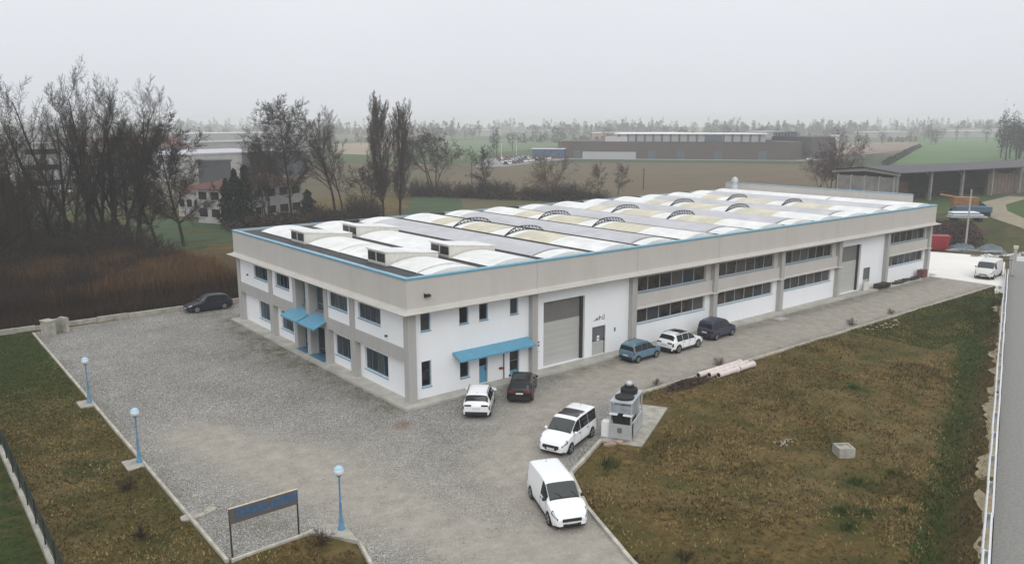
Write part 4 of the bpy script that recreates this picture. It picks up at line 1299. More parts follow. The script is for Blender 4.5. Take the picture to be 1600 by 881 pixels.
t = thing('concrete_box', 'open concrete service box at the corner of the yard', 'concrete box', (-15.2, 37.0, 0), R(22))
mb = MB(); mb.box(-1.0, -.55, 0, -.25, .55, 1.35); mb.build('block', m_concrete, t)
mb = MB(); mb.box(.7, -.55, 0, 1.0, .55, 1.4); mb.build('wall', m_concrete, t)
mb = MB(); mb.box(-.248, .35, 0, .698, .55, 1.3); mb.build('back_wall', m_concrete, t)
mb = MB(); mb.box(-1.06, -.6, 1.352, -.2, .6, 1.45); mb.build('lid', m_kerb, t)

# low concrete wall along the back of the yard
t = thing('low_wall', 'low stepped concrete wall behind the yard', 'wall', (0, 39.6, 0))
xs = [-26, -22.6, -19.4, -16.4, -14.0, -11.2, -8.4, -5.6, -2.8, 0.0, 3.2]
for a, b in zip(xs[:-1], xs[1:]):
    mb = MB(); j = rng.uniform(-.08, .08); hh = rng.uniform(.38, .52)
    mb.prism([(a + .02, -.16 + j), (b - .02, -.16 + j), (b - .02, .16 + j), (a + .02, .16 + j)], -.15, hh)
    mb.build('wall_block', m_concrete, t)
# fence on the far side of the grass strip
t = thing('mesh_fence', 'dark wire mesh fence on a low concrete base', 'fence', (-22.85, 0, 0))
mb = MB(); mb.box(-.13, -26, -.2, .13, 39.2, .32); mb.build('base_wall', m_concrete, t)
m_fence = M('dark_green_wire', (0.018, 0.03, 0.026), .6)
for i in range(27):
    y = -25.5 + i * 2.45
    mb = MB(); mb.tube((.02, y, .32), (.02, y, 1.62), .03, n=6); mb.build('post', m_fence, t)
mb = MB()
for z in (.42, .62, .82, 1.02, 1.22, 1.42, 1.58): mb.tube((.06, -25.5, z), (.06, 38.2, z), .011, n=3, caps=False)
y = -25.5
while y < 38: mb.tube((.06, y, .36), (.06, y, 1.6), .007, n=3, caps=False); y += .16
o = mb.build('wire_mesh', m_fence, t); o['kind'] = 'stuff'

# ------------------------------------------------------------------ outdoor machine on its slab
mb = MB(); mb.prism([(5.7, -12.5), (7.0, -14.75), (13.4, -11.3), (12.2, -9.3), (9.4, -10.6), (8.9, -9.9), (7.6, -11.0)], -.2, .07)
o = mb.build('machine_slab', m_concrete); tag(o, 'dirty concrete slab under the galvanised machine', 'slab')
t = thing('cooling_machine', 'galvanised cabinet machine with a black fan on top', 'machine', (8.1, -12.5, .07), R(29))
fw, fl, fh = 1.3, 3.1, 2.35      # width (y), length (x), height
for (x, y) in ((-fl / 2, -fw / 2), (-fl / 2, fw / 2), (fl / 2 - .5, -fw / 2), (fl / 2 - .5, fw / 2), (-.1, -fw / 2), (-.1, fw / 2)):
    mb = MB(); mb.rbox((x, y, fh / 2), (.09, .09, fh)); mb.build('frame_post', m_steel, t)
mb = MB(); mb.box(-fl / 2 - .03, -fw / 2 - .02, .06, -fl / 2 + .03, fw / 2 + .02, 1.0); mb.build('front_panel', m_steel, t)
mb = MB(); mb.rbox((-fl / 2 - .045, .05, .62), (.02, .28, .32)); mb.build('control_window', m_shutdark, t)
for sd in (-1, 1):
    mb = MB(); mb.rbox((.25, sd * fw / 2, .55), (2.4, .05, .95)); mb.build('side_panel', m_steel, t)
    mb = MB(); mb.add([(-1.4, sd * (fw / 2 + .03), 1.05), (1.1, sd * (fw / 2 + .03), 1.05), (1.1, sd * (fw / 2 + .03), 1.18), (-1.4, sd * (fw / 2 + .03), 1.18)], [(0, 1, 2, 3)]); mb.build('rail', m_white_plain, t)
    mb = MB()
    for k in range(9): mb.rbox((-.15, sd * (fw / 2 - .1), 1.26 + k * .1), (2.2, .03, .05), ry=0)
    mb.build('louvre', m_steel, t)['kind'] = 'stuff'
mb = MB(); mb.box(-fl / 2 + .2, -fw / 2 + .15, .1, fl / 2 - .7, fw / 2 - .15, 1.55); mb.build('coil_block', m_darkmetal, t)
mb = MB(); mb.box(-fl / 2 + .12, -.2, 1.1, -fl / 2 + .19, .55, 1.6); mb.build('dark_opening', m_dark, t)
mb = MB(); mb.box(-fl / 2 + .02, -fw / 2 + .05, 1.70, -fl / 2 + .10, fw / 2 - .05, 2.2); mb.build('upper_panel', M('hazy_panel', (.30, .33, .36), .3, var=.3, scale=3), t)
mb = MB(); mb.box(-fl / 2 - .12, -fw / 2 - .05, 1.58, -fl / 2 + .25, -.15, 1.66); mb.box(-fl / 2 - .12, .2, 1.58, -fl / 2 + .25, fw / 2 + .05, 1.66); mb.build('hood_strip', m_white_plain, t)
mb = MB(); mb.box(-fl / 2 - .05, -fw / 2 - .05, 2.34, fl / 2 - .45, fw / 2 + .05, 2.42); mb.build('top_plate', m_steel, t)
mb = MB(); mb.lathe((-.75, 0, 2.42), [(.58, 0), (.60, .12), (.55, .14), (.2, .15)], 18); mb.build('fan_ring', m_dark, t, smooth=40)
mb = MB(); mb.lathe((.35, 0, 2.42), [(.52, 0), (.55, .2), (.5, .32), (.3, .36), (.3, .5)], 16); mb.build('fan_drum', m_dark, t, smooth=40)
mb = MB(); mb.lathe((.35, 0, 2.92), [(.2, 0), (.24, .08), (.2, .2), (.1, .26)], 12); mb.build('fan_motor', m_steel, t, smooth=50)
mb = MB(); mb.rbox((-1.15, 1.0, .48), (.5, .5, .95)); mb.build('electric_box', m_white_plain, t)
mb = MB(); mb.rbox((1.15, 0, .62), (.5, 1.1, 1.2)); mb.build('rear_tank', m_white_plain, t)
mb = MB(); mb.tube((1.2, .3, .1), (3.2, 1.4, .12), .12, n=10); mb.tube((1.3, -.1, .1), (3.4, .9, .12), .05, n=8); mb.build('duct', m_darkmetal, t, smooth=40)
mb = MB()
for i in range(9): mb.rbox((5.5 + i * .16, -13.35 - i * .02, .1), (.15, .35, .14), .4 + rng.uniform(-.3, .3))
o = mb.build('brick_row', M('pale_brick', (.33, .24, .19), .9, var=.3, island=.4)); tag(o, 'row of loose pale bricks in front of the machine', 'bricks')
mb = MB(); mb.rbox((5.4, -10.7, .13), (.75, .65, .25), .5); o = mb.build('concrete_block', m_kerb); tag(o, 'square concrete block behind the passenger van', 'concrete block')

# ------------------------------------------------------------------ drain pipes
m_pipe = M('pink_white_pipe', (0.62, 0.54, 0.51), 0.6, var=.18, scale=1.5)
def drain_pipe(label, p, ang, ln, r=.26):
    t = thing('drain_pipe', label, 'pipe', p, R(ang), 'pale drain pipes by the kerb')
    mb = MB(); n = 16; k = int(ln / .16)
    prof = [(r + (.018 if i % 2 else 0), i * ln / k) for i in range(k + 1)]
    vs = []; N = n
    for rr, x in prof + [(r - .04, ln - .004), (r - .04, .004)]:
        for i in range(N): vs.append((x, rr * math.cos(6.2832 * i / N), r + .02 + rr * math.sin(6.2832 * i / N)))
    m_ = len(prof) + 2
    fs = [(a * N + i, a * N + (i + 1) % N, ((a + 1) % m_) * N + (i + 1) % N, ((a + 1) % m_) * N + i) for a in range(m_) for i in range(N)]
    mb.add(vs, fs); mb.build('pipe_wall', m_pipe, t, smooth=50)
    mb = MB(); vs = []
    for rr, x in ((r + .05, ln - .32), (r + .05, ln + .02), (r + .0, ln + .02), (r + .0, ln - .32)):
        for i in range(N): vs.append((x, rr * math.cos(6.2832 * i / N), r + .02 + rr * math.sin(6.2832 * i / N)))
    mb.add(vs, [(a * N + i, a * N + (i + 1) % N, ((a + 1) % 4) * N + (i + 1) % N, ((a + 1) % 4) * N + i) for a in range(4) for i in range(N)])
    mb.build('socket', m_pipe, t, smooth=50)
    mb = MB(); mb.tube((.02, 0, r + .02), (ln * .5, 0, r + .02), r - .05, n=12); mb.build('bore_shade', m_dark, t)  # solid black core paints the shade inside the open pipe
    return t
drain_pipe('drain pipe lying nearest the kerb line', (20.2, -8.42, .02), 0.5, 5.3, .21)
drain_pipe('middle drain pipe of the three on the ground', (20.9, -8.9, .02), 1.2, 4.9, .21)
drain_pipe('short drain pipe on the grass side of the bundle', (21.4, -9.38, .02), .5, 2.4, .21)
drain_pipe('drain pipe end to end with the short one', (24.0, -9.34, .02), 1.0, 1.9, .21)
mb = MB()
for i in range(260):
    a, q = rng.uniform(0, 6.28), math.sqrt(rng.random())
    x, y = 18.2 + 2.3 * q * math.cos(a), -8.95 + .75 * q * math.sin(a); z = .38 * (1 - q * q)
    s_ = rng.uniform(.06, .22); mb.rbox((x, y, z), (s_, s_ * .8, s_ * .6), rng.uniform(0, 3), ry=rng.uniform(-.5, .5))
o = mb.build('soil_heap', M('dark_red_soil', (.045, .026, .018), .95, var=.4, island=.5)); tag(o, 'low heap of dark reddish soil beside the pipes', 'soil', kind='stuff')

# ------------------------------------------------------------------ manhole in the field
t = thing('concrete_well', 'square concrete well head with a broken top in the dry field', 'well', (15.35, -22.85, 0), R(-35)); t.scale = (.72, .72, .85)
for (x, y, sx_, sy_) in ((0, -.55, 1.3, .2), (0, .55, 1.3, .2), (-.55, 0, .2, .896), (.55, 0, .2, .896)):
    mb = MB(); mb.rbox((x, y, .28), (sx_, sy_, .76)); mb.build('side_wall', m_concrete, t)
mb = MB(); mb.prism([(-.44, -.44), (.44, -.44), (.44, .44), (.1, .4), (-.1, .1), (-.44, .2)], .42, .60); mb.build('broken_lid', m_kerb, t)
mb = MB()
for i in range(10): mb.rbox((rng.uniform(-.4, .3), rng.uniform(-.1, .4), .5), (rng.uniform(.1, .25), .12, .1), rng.uniform(0, 3))
mb.build('rubble', m_kerb, t)['kind'] = 'stuff'
mb = MB()
for i in range(26): mb.rbox((rng.uniform(13.6, 15.2), rng.gauss(-19.6, .2), .06), (rng.uniform(.05, .16), rng.uniform(.04, .12), .06), rng.uniform(0, 3))
o = mb.build('rubble', m_kerb); tag(o, 'scatter of pale rubble in the field beyond the well', 'rubble', kind='stuff')
mb = MB()
for i in range(22): mb.rbox((rng.uniform(44, 50), rng.gauss(-9.3, .4), .1), (rng.uniform(.08, .35), rng.uniform(.08, .22), .07), rng.uniform(0, 3))
o = mb.build('rubble', m_kerb); tag(o, 'pale broken slabs lying outside the long kerb', 'rubble', kind='stuff')

# ------------------------------------------------------------------ guard rail
t = thing('guard_rail', 'long double galvanised guard rail between ditch and road', 'guard rail', (R0[0], R0[1], 0), math.atan2(RD[1], RD[0]))
def wbeam(y, sg):
    mb = MB(); pr = [(0, -.155), (.05, -.13), (.08, -.085), (.05, -.04), (.012, 0), (.05, .04), (.08, .085), (.05, .13), (0, .155), (-.02, .155), (-.02, -.155)]
    g = 3.99; n = len(pr)
    mb.add([(x, y + sg * a, .62 + b) for x in (0, g) for a, b in pr], [tuple(range(n)), tuple(range(n, 2 * n))[::-1]] + [(i, n + i, n + (i + 1) % n, (i + 1) % n) for i in range(n)])
    return mb
m_railm = M('pale_galvanised_rail', (0.66, 0.68, 0.70), .45, var=.10, scale=2, obj_rand=.1)
ra = wbeam(.11, 1).build('rail_beam', m_railm, t); rb_ = wbeam(-.11, -1).build('rail_beam', m_railm, t)
pp = MB(); pp.box(-.05, -.075, -.3, .05, .075, .70); post = pp.build('post', m_steel, t)
first = True
for i in range(-6, 20):
    for proto in (ra, rb_, post):
        if i == -6: o = proto
        else: o = proto.copy(); col.objects.link(o); o.parent = t
        o.location = (i * 4.0, rng.uniform(-.02, .02), 0); 
        o.rotation_euler = (0, 0, rng.uniform(-.004, .004))

# gate pillar at the apron
t = thing('gate_pillar', 'slim concrete gate pillar with a pale cap and white box', 'pillar', (83.9, -6.9, .1), R(20))
mb = MB(); mb.box(-.18, -.18, 0, .18, .18, 3.4); mb.build('shaft', m_pil, t)
mb = MB(); mb.box(-.26, -.26, 3.402, .26, .26, 3.75); mb.build('cap', M('mossy_cap', (.55, .58, .42), .8), t)
mb = MB(); mb.box(-.3, -1.0, 1.9, -.2, -.182, 2.5); mb.build('meter_box', m_white_plain, t)
mb = MB()
for k in range(6): mb.box(-.05, .25 + k * .18, .1, .0, .28 + k * .18, 1.9)
mb.box(-.06, .2, 1.9, .01, 1.3, 1.96); mb.build('gate_leaf', m_darkmetal, t)

# things stacked at the far edge of the apron
t = thing('red_skip', 'red ribbed metal skip behind the end of the building', 'skip', (97.9, 8.6, 0), R(-52))
mb = MB(); mb.add([(-1.3, -.9, .15), (1.3, -.9, .15), (1.3, .9, .15), (-1.3, .9, .15), (-1.5, -1.05, 2.2), (1.5, -1.05, 2.2), (1.5, 1.05, 2.2), (-1.5, 1.05, 2.2)], [(0, 3, 2, 1), (4, 5, 6, 7), (0, 1, 5, 4), (1, 2, 6, 5), (2, 3, 7, 6), (3, 0, 4, 7)]); mb.build('body', m_red, t)
for k in range(5):
    mb = MB(); mb.rbox((-1.1 + k * .55, -1.01, 1.2), (.1, .1, 1.9)); mb.build('rib', m_red, t)
mb = MB(); mb.box(-1.55, -1.1, 2.202, 1.55, 1.1, 2.28); mb.build('rim', m_red, t)
m_tarp = M('grey_green_tarp', (.10, .13, .14), .6, var=.4, scale=1.5)
for k, (x, y, lab) in enumerate(((100.2, 6.0, 'grey green tarpaulin heap next to the red skip'), (102.2, 2.8, 'second tarpaulin heap with a pale edge beside the pole'))):
    t = thing('tarp_heap', lab, 'heap', (x, y, .0), R(-52 + 10 * k))
    mb = MB(); N = 12
    vs = []; 
    for i in range(7):
        for j in range(9):
            u, v = i / 6 * 2 - 1, j / 8 * 2 - 1
            hgt = max(0, 1 - u * u) * max(0, 1 - v ** 4) * (1.0 + .3 * math.sin(i * 2.1 + j * 1.7 + k))
            vs.append((v * 2.1, u * 1.2, hgt))
    mb.add(vs, [(i * 9 + j, i * 9 + j + 1, (i + 1) * 9 + j + 1, (i + 1) * 9 + j) for i in range(6) for j in range(8)])
    mb.build('tarp', m_tarp, t, smooth=50)
    mb = MB()
    for q in range(6): mb.rbox((rng.uniform(-1.8, 1.8), -1.2, .2 + .1 * (q % 3)), (1.6, .12, .1), rng.uniform(-.2, .2))
    mb.build('stacked_bars', m_steel, t)['kind'] = 'stuff'
for k in range(9):
    mb = MB()
    for q in range(5): mb.rbox((rng.uniform(-.6, .6), rng.uniform(-.4, .4), .12), (rng.uniform(.3, 1.1), rng.uniform(.2, .5), .22), rng.uniform(0, 3))
    p = (96.2 + k * 1.0 + rng.uniform(-.4, .4), 2.0 - k * .55 + rng.uniform(-.3, .3), .05)
    o = mb.build('scrap_pile', m_slab if k % 3 else m_concrete, loc=p); tag(o, 'small pile of pale scrap at the far edge of the apron', 'scrap', 'scrap piles along the apron edge')

# ------------------------------------------------------------------ trees and shrubs (winter, leafless)
m_bark = M('winter_bark', (0.030, 0.025, 0.021), 0.95, var=.3, scale=1.5, spec=.1)
m_twig = M('winter_twig', (0.052, 0.041, 0.035), 0.95, spec=.1, island=0.25)
m_twigred = M('reddish_twig', (0.085, 0.050, 0.044), 0.95, spec=.1, island=0.3)
m_twiggold = M('golden_twig', (0.118, 0.068, 0.032), 0.95, spec=.1, island=0.4)
m_twigbrown = M('brown_twig', (0.050, 0.032, 0.022), 0.95, spec=.1, island=0.4)
m_ever = M('evergreen_needle', (0.016, 0.024, 0.014), 0.95, spec=.1, island=0.5)
m_olive = M('olive_leaf', (0.050, 0.058, 0.026), 0.95, spec=.1, island=0.5)

def tubes_np(segs, sides):
    """segs: list of (p, q, r0, r1) -> vertices, quad faces"""
    A = np.array([s[0] for s in segs]); B = np.array([s[1] for s in segs])
    r0 = np.array([s[2] for s in segs]); r1 = np.array([s[3] for s in segs])
    d = B - A; d /= np.maximum(np.linalg.norm(d, axis=1, keepdims=True), 1e-9)
    ref = np.where(np.abs(d[:, 2:3]) < .9, np.array([[0, 0, 1.]]), np.array([[1., 0, 0]]))
    a = np.cross(d, ref); a /= np.linalg.norm(a, axis=1, keepdims=True); b = np.cross(d, a)
    n = len(segs); V = np.zeros((n, 2 * sides, 3))
    for i in range(sides):
        t = 6.28318 * i / sides; off = a * math.cos(t) + b * math.sin(t)
        V[:, i] = A + off * r0[:, None]; V[:, sides + i] = B + off * r1[:, None]
    f = np.array([(i, (i + 1) % sides, sides + (i + 1) % sides, sides + i) for i in range(sides)])
    F = (np.arange(n)[:, None, None] * 2 * sides + f[None]).reshape(-1, 4)
    return V.reshape(-1, 3), F

def grow(rg, out, p, d, ln, r, lvl, P):
    n = P['n'][lvl]; st = ln / n
    trop, wig = P['trop'][lvl], P['wig'][lvl]
    kmax = len(P['n']) - 1
    for i in range(n):
        d = np.array([d[0] + rg.gauss(0, wig), d[1] + rg.gauss(0, wig), d[2] + rg.gauss(0, wig) + trop]); d /= np.linalg.norm(d)
        q = p + d * st
        ra = r * (1 - P['taper'] * i / n); rb = r * (1 - P['taper'] * (i + 1) / n)
        out[min(lvl, 3)].append((p, q, max(ra, P['rmin']), max(rb, P['rmin'])))
        if lvl < kmax and (i + 1) / n > P['start'][lvl]:
            f = (i + 1) / n
            for c in range(P['k'][lvl]):
                az = rg.uniform(0, 6.2832); an = math.radians(rg.gauss(P['ang'][lvl], 9))
                ref = np.array([0, 0, 1.]) if abs(d[2]) < .9 else np.array([1., 0, 0])
                a = np.cross(d, ref); a /= np.linalg.norm(a); b = np.cross(d, a)
                e = d * math.cos(an) + (a * math.cos(az) + b * math.sin(az)) * math.sin(an)
                shape = P['shape'](f) if lvl == 0 else 1 - .55 * f
                grow(rg, out, q, e, ln * P['ratio'][lvl] * shape * rg.uniform(.7, 1.15), max(rb * P['rr'][lvl], P['rmin']), lvl + 1, P)
        p = q

def tree_meshes(name, seed, stems, P, mats, H):
    """stems: list of (lean azimuth, lean angle, length factor). Returns an Empty with trunk and crown."""
    rg = random.Random(seed)
    out = [[], [], [], []]
    for az, le, f, off in stems:
        d = np.array([math.sin(le) * math.cos(az), math.sin(le) * math.sin(az), math.cos(le)])
        grow(rg, out, np.array([off * math.cos(az), off * math.sin(az), -.3]), d, H * f, P['r'] * f, 0, P)
    root = bpy.data.objects.new(name, None); col.objects.link(root)
    V, F = tubes_np(out[0], 6); V2, F2 = tubes_np(out[1], 4)
    V_, F_ = np.concatenate([V, V2]), np.concatenate([F, F2 + len(V)])
    mesh_np('trunk', V_, F_, mats[0], root)
    V, F = tubes_np(out[2], 3)
    if out[3]:
        V2, F2 = tubes_np(out[3], 3); V, F = np.concatenate([V, V2]), np.concatenate([F, F2 + len(V)])
    mesh_np('crown', V, F, mats[1], root)
    return root

P_tall = dict(n=[11, 6, 5, 3], trop=[.03, .10, .10, .05], wig=[.05, .09, .14, .2], start=[.32, .25, .15], k=[3, 3, 4], ang=[42, 38, 40], ratio=[.42, .42, .42], rr=[.42, .5, .6], taper=.86, rmin=.012, r=.34, shape=lambda f: .55 + .65 * math.sin(math.pi * min(1, f * .9)))
P_fan = dict(P_tall, n=[12, 6, 4, 3], start=[.28, .2, .1], k=[2, 3, 2], ang=[34, 34, 40], trop=[.03, .12, .12, .06], wig=[.03, .08, .13, .18], ratio=[.30, .45, .42], r=.30, taper=.84, rmin=.010, shape=lambda f: 1.15 - .45 * f)
P_pop = dict(n=[14, 5, 4, 2], trop=[.02, .30, .28, .2], wig=[.02, .06, .10, .15], start=[.10, .15, .1], k=[6, 3, 3], ang=[36, 30, 34], ratio=[.26, .42, .45], rr=[.3, .5, .6], taper=.9, rmin=.016, r=.28, shape=lambda f: .75 + .5 * math.sin(math.pi * f))
P_round = dict(n=[6, 5, 4, 3], trop=[.02, .04, .05, .03], wig=[.08, .13, .18, .2], start=[.25, .15, .1], k=[3, 4, 3], ang=[52, 46, 44], ratio=[.55, .45, .45], rr=[.45, .5, .6], taper=.85, rmin=.016, r=.18, shape=lambda f: .6 + .6 * math.sin(math.pi * min(1, f)))
P_spire = dict(n=[13, 5, 4, 2], trop=[.02, .03, .05, .05], wig=[.02, .10, .15, .2], start=[.18, .2, .1], k=[5, 4, 3], ang=[62, 44, 44], ratio=[.38, .45, .42], rr=[.34, .5, .6], taper=.88, rmin=.016, r=.24, shape=lambda f: 1.15 - .75 * f)
P_small = dict(n=[4, 4, 3], trop=[.03, .05, .05], wig=[.1, .14, .18], start=[.2, .1], k=[3, 2], ang=[45, 42], ratio=[.6, .5], rr=[.5, .6], taper=.8, rmin=.014, r=.06, shape=lambda f: .7 + .4 * math.sin(math.pi * f))

def stems_fan(n, lean, seed, off=.3):
    rg = random.Random(seed)
    return [(6.2832 * i / n + rg.uniform(-.3, .3), lean * rg.uniform(.35, 1.1), rg.uniform(.82, 1.0), off) for i in range(n)]
proto_n = [0]
def place(proto_fn, label, cat, loc, H, rz=0.0, group=None, used={}):
    key = proto_fn
    if key not in used:
        nm, seed, stems, P, mats, H0, nicename = PROTO[key]
        used[key] = (tree_meshes(nicename, seed, stems, P, mats, H0), H0, [False])
    root, H0, flag = used[key]
    if not flag[0]:
        flag[0] = True; o = root
    else:
        o = dup(root, loc)
    o.location = loc; o.rotation_euler = (0, 0, rz); s = H / H0; o.scale = (s, s, s)
    for k in ('label', 'category', 'group', 'kind'):
        if k in o: del o[k]
    return tag(o, label, cat, group)
PROTO = {
 'fanA': ('a', 11, stems_fan(5, R(25), 1), P_fan, (m_bark, m_twig), 20.0, 'bare_tree'),
 'fanB': ('b', 23, stems_fan(4, R(20), 2), P_fan, (m_bark, m_twig), 20.0, 'bare_tree'),
 'tall': ('c', 31, [(0.4, R(3), 1, 0)], P_tall, (m_bark, m_twig), 18.0, 'bare_tree'),
 'tallB': ('d', 47, [(2.4, R(5), 1, 0), (.2, R(14), .8, .2)], P_tall, (m_bark, m_twig), 18.0, 'bare_tree'),
 'spire': ('e', 53, [(0, R(1), 1, 0)], P_spire, (m_bark, m_twig), 18.0, 'bare_tree'),
 'oval': ('o', 59, [(0, R(2), 1, 0)], dict(P_round, n=[8, 5, 4, 3], k=[4, 5, 4], rmin=.014, ang=[48, 44, 44], ratio=[.42, .45, .45], start=[.22, .15, .1]), (m_bark, m_twig), 11.0, 'bare_tree'),
 'ovaltall': ('q', 67, [(0, R(2), 1, 0)], dict(P_spire, k=[5, 4, 4], ratio=[.34, .45, .42], ang=[52, 42, 44], shape=lambda f: .6 + .75 * math.sin(math.pi * min(1, .15 + f * .85))), (m_bark, m_twig), 18.0, 'bare_tree'),
 'poplar': ('f', 61, [(0, R(1), 1, 0)], P_pop, (m_bark, M('poplar_twig', (0.082, 0.062, 0.052), .95, spec=.1, island=.3)), 20.0, 'poplar_tree'),
 'round': ('g', 71, [(0, R(4), 1, 0)], P_round, (m_bark, m_twig), 9.0, 'bare_tree'),
 'vase': ('h', 83, stems_fan(4, R(24), 5, .1), dict(P_round, r=.2, start=[.35, .2, .1]), (m_bark, m_twig), 11.0, 'bare_tree'),
 'redround': ('i', 97, stems_fan(3, R(20), 6, .1), dict(P_round, k=[3, 3, 2], r=.12, rmin=.012), (m_bark, m_twigred), 9.0, 'bare_tree'),
 'bush': ('j', 101, stems_fan(9, R(48), 7, .15), P_small, (m_bark, m_twig), 3.0, 'bare_shrub'),
 'bushred': ('k', 113, stems_fan(9, R(46), 8, .15), P_small, (m_bark, m_twigbrown), 3.0, 'bare_shrub'),
}
GT = 'tall bare trees beyond the yard'
place('fanA', 'many stemmed bare tree at the thicket end of the big clump', 'tree', (-6.8, 76.4, 0), 22.5, 0.3, GT)
place('fanB', 'tallest many stemmed bare tree of the big clump', 'tree', (-3.6, 79.5, 0), 24.5, 1.2, GT)
place('fanA', 'many stemmed bare tree in the middle of the big clump', 'tree', (-0.4, 80.2, 0), 23.0, 2.1, GT)
place('fanB', 'bare tree closing the big clump on the lawn side', 'tree', (2.6, 80.4, 0), 22.5, 3.4, GT)
place('oval', 'dense dark bare tree standing on the lawn edge', 'tree', (10.6, 84.4, 0), 16.5, 0.5, GT)
place('oval', 'second dense dark bare tree tucked behind the big clump', 'tree', (7.2, 86.0, 0), 15.5, 2.0, GT)
place('tall', 'slender bare tree at the dark thicket end', 'tree', (-13.0, 79.0, 0), 15.0, 1.0, GT)
place('tallB', 'bare tree at the outer edge of the view above the grass strip', 'tree', (-18.6, 47.0, 0), 12.0, 2.6, GT)
place('tallB', 'low forked bare tree behind the slender one', 'tree', (-15.0, 66.0, 0), 11.0, .9, GT)
place('ovaltall', 'tall bare tree with a pointed crown in front of the red roofed house', 'tree', (38.0, 106.0, 0), 20.4, 2.2, GT)
place('tall', 'bare tree with a thick trunk between pointed tree and poplars', 'tree', (44.6, 100.2, 0), 17.4, 2.9, GT)
place('poplar', 'taller of the two columnar poplars', 'tree', (55.4, 100.6, 0), 20.4, .3, 'pair of columnar poplars')
place('poplar', 'shorter of the two columnar poplars', 'tree', (59.6, 100.9, 0), 19.4, 2.0, 'pair of columnar poplars')
place('vase', 'vase shaped bare tree on the green lawn behind the roof', 'tree', (90.7, 135.4, 0), 13.8, .2)
place('round', 'round bare tree rising from the hedge line by the utility pole', 'tree', (95.0, 116.5, 0), 10.2, .7)
place('redround', 'reddish bare tree alone before the stubble field', 'tree', (101.0, 100.0, 0), 10.2, 1.1)
place('round', 'small bare tree just above the roof edge', 'tree', (120.4, 103.6, 0), 6.6, 2.1)
place('round', 'small bare tree paired with its neighbour above the roof', 'tree', (128.3, 104.3, 0), 6.4, 3.3)
place('redround', 'reddish bare tree against the gable of the barn', 'tree', (182.4, 71.4, 0), 13.5, .4)
place('redround', 'thin reddish tree beside the barn gable tree', 'tree', (184.0, 76.0, 0), 11.0, 2.4)
place('redround', 'low reddish tree further from the barn gable', 'tree', (186.5, 81.0, 0), 8.5, 4.2)
place('fanB', 'outermost bare tree of the big clump leaning over the thicket', 'tree', (-10.2, 77.5, 0), 18.5, 5.0, GT)
place('tall', 'thin bare tree behind the columnar poplars', 'tree', (52.0, 112.0, 0), 12.5, 1.9)
place('vase', 'low spreading bare tree beside the poplars', 'tree', (53.5, 103.5, 0), 9.0, 2.9)
place('tallB', 'bare tree between the house and the pointed tree', 'tree', (31.0, 101.0, 0), 12.5, 4.0)
place('tall', 'dim bare tree behind the house roofs', 'tree', (38.0, 124.0, 0), 13.0, .5)
# evergreen mass: cones of small leaf faces
def leaf_cloud(n, fn, size, seed, flat=.5):
    g = np.random.default_rng(seed)
    C = fn(g, n)
    d = g.normal(size=(n, 3)); d /= np.linalg.norm(d, axis=1, keepdims=True)
    ref = g.normal(size=(n, 3)); a = np.cross(d, ref); a /= np.linalg.norm(a, axis=1, keepdims=True); b = np.cross(d, a)
    s = size * g.uniform(.5, 1.4, (n, 1))
    V = np.stack([C + a * s, C + b * s * flat, C - a * s, C - b * s * flat], 1).reshape(-1, 3)
    F = np.arange(4 * n).reshape(n, 4)
    return V, F
def evergreen(label, loc, H, Rr, seed, n=2600):
    t = thing('evergreen_tree', label, 'tree', loc)
    def fn(g, n):
        h = g.uniform(.06, 1, n) ** .85; lob = 1 + .3 * np.sin(h * 23 + seed)
        r = Rr * (1 - h) ** .55 * lob * np.sqrt(g.uniform(.25, 1, n)); a = g.uniform(0, 6.2832, n)
        r *= 1 + .22 * np.sin(a * 5 + h * 9 + seed)
        return np.stack([r * np.cos(a), r * np.sin(a), h * H], 1)
    V, F = leaf_cloud(n, fn, .26, seed)
    mesh_np('crown', V, F, m_ever, t)
    mb = MB(); mb.tube((0, 0, -.2), (0, 0, H * .85), .22, .04, 6); mb.build('trunk', m_bark, t)
    return t
evergreen('dark evergreen tree nearest the white house', (26.2, 104.0, 0), 10.6, 2.1, 3)
evergreen('dark evergreen tree in the middle of the group by the house', (28.4, 104.5, 0), 11.2, 2.2, 5)
evergreen('dark evergreen tree closest to the factory corner', (24.0, 102.5, 0), 9.0, 1.7, 9)
evergreen('small dark evergreen before the red roofed house', (40.5, 104.0, 0), 6.0, 1.9, 12, 1600)
# shrubs
GS = 'leafless shrubs in the rough ground'
rs = random.Random(5)
for i in range(54):
    z = rs.random()
    if z < .5: x, y = rs.uniform(-26, 3), rs.uniform(62, 82)
    elif z < .75: x, y = rs.uniform(-28, -10), rs.uniform(44, 76)
    else: x, y = rs.uniform(20, 52), rs.uniform(90, 106)
    place('bush' if rs.random() < .6 else 'bushred', 'leafless shrub in the rough ground below the bare trees', 'shrub', (x, y, 0), rs.uniform(2.0, 4.6), rs.uniform(0, 6), GS)
for i in range(24):
    x, y = rs.uniform(-34, 3), rs.uniform(70, 112)
    place('bush', 'tall leafless shrub in the dark belt behind the bare clump', 'shrub', (x, y, 0), rs.uniform(4.0, 6.5), rs.uniform(0, 6), 'tall shrubs of the dark belt')
for i in range(7):
    x, y = rs.uniform(-34, -4), rs.uniform(84, 122)
    place('round', 'low round bare tree among the shrubs behind the big clump', 'tree', (x, y, 0), rs.uniform(6, 9.5), rs.uniform(0, 6), 'low trees behind the big clump')
for i in range(26):
    t = i / 25
    x, y = 85 + 27 * t + rs.uniform(-1.5, 1.5), 137 - 41 * t + rs.uniform(-1.5, 1.5)
    place('bush', 'leafless shrub along the hedge line behind the roof', 'shrub', (x, y, 0), rs.uniform(2.6, 4.6), rs.uniform(0, 6), 'shrubs of the hedge line')
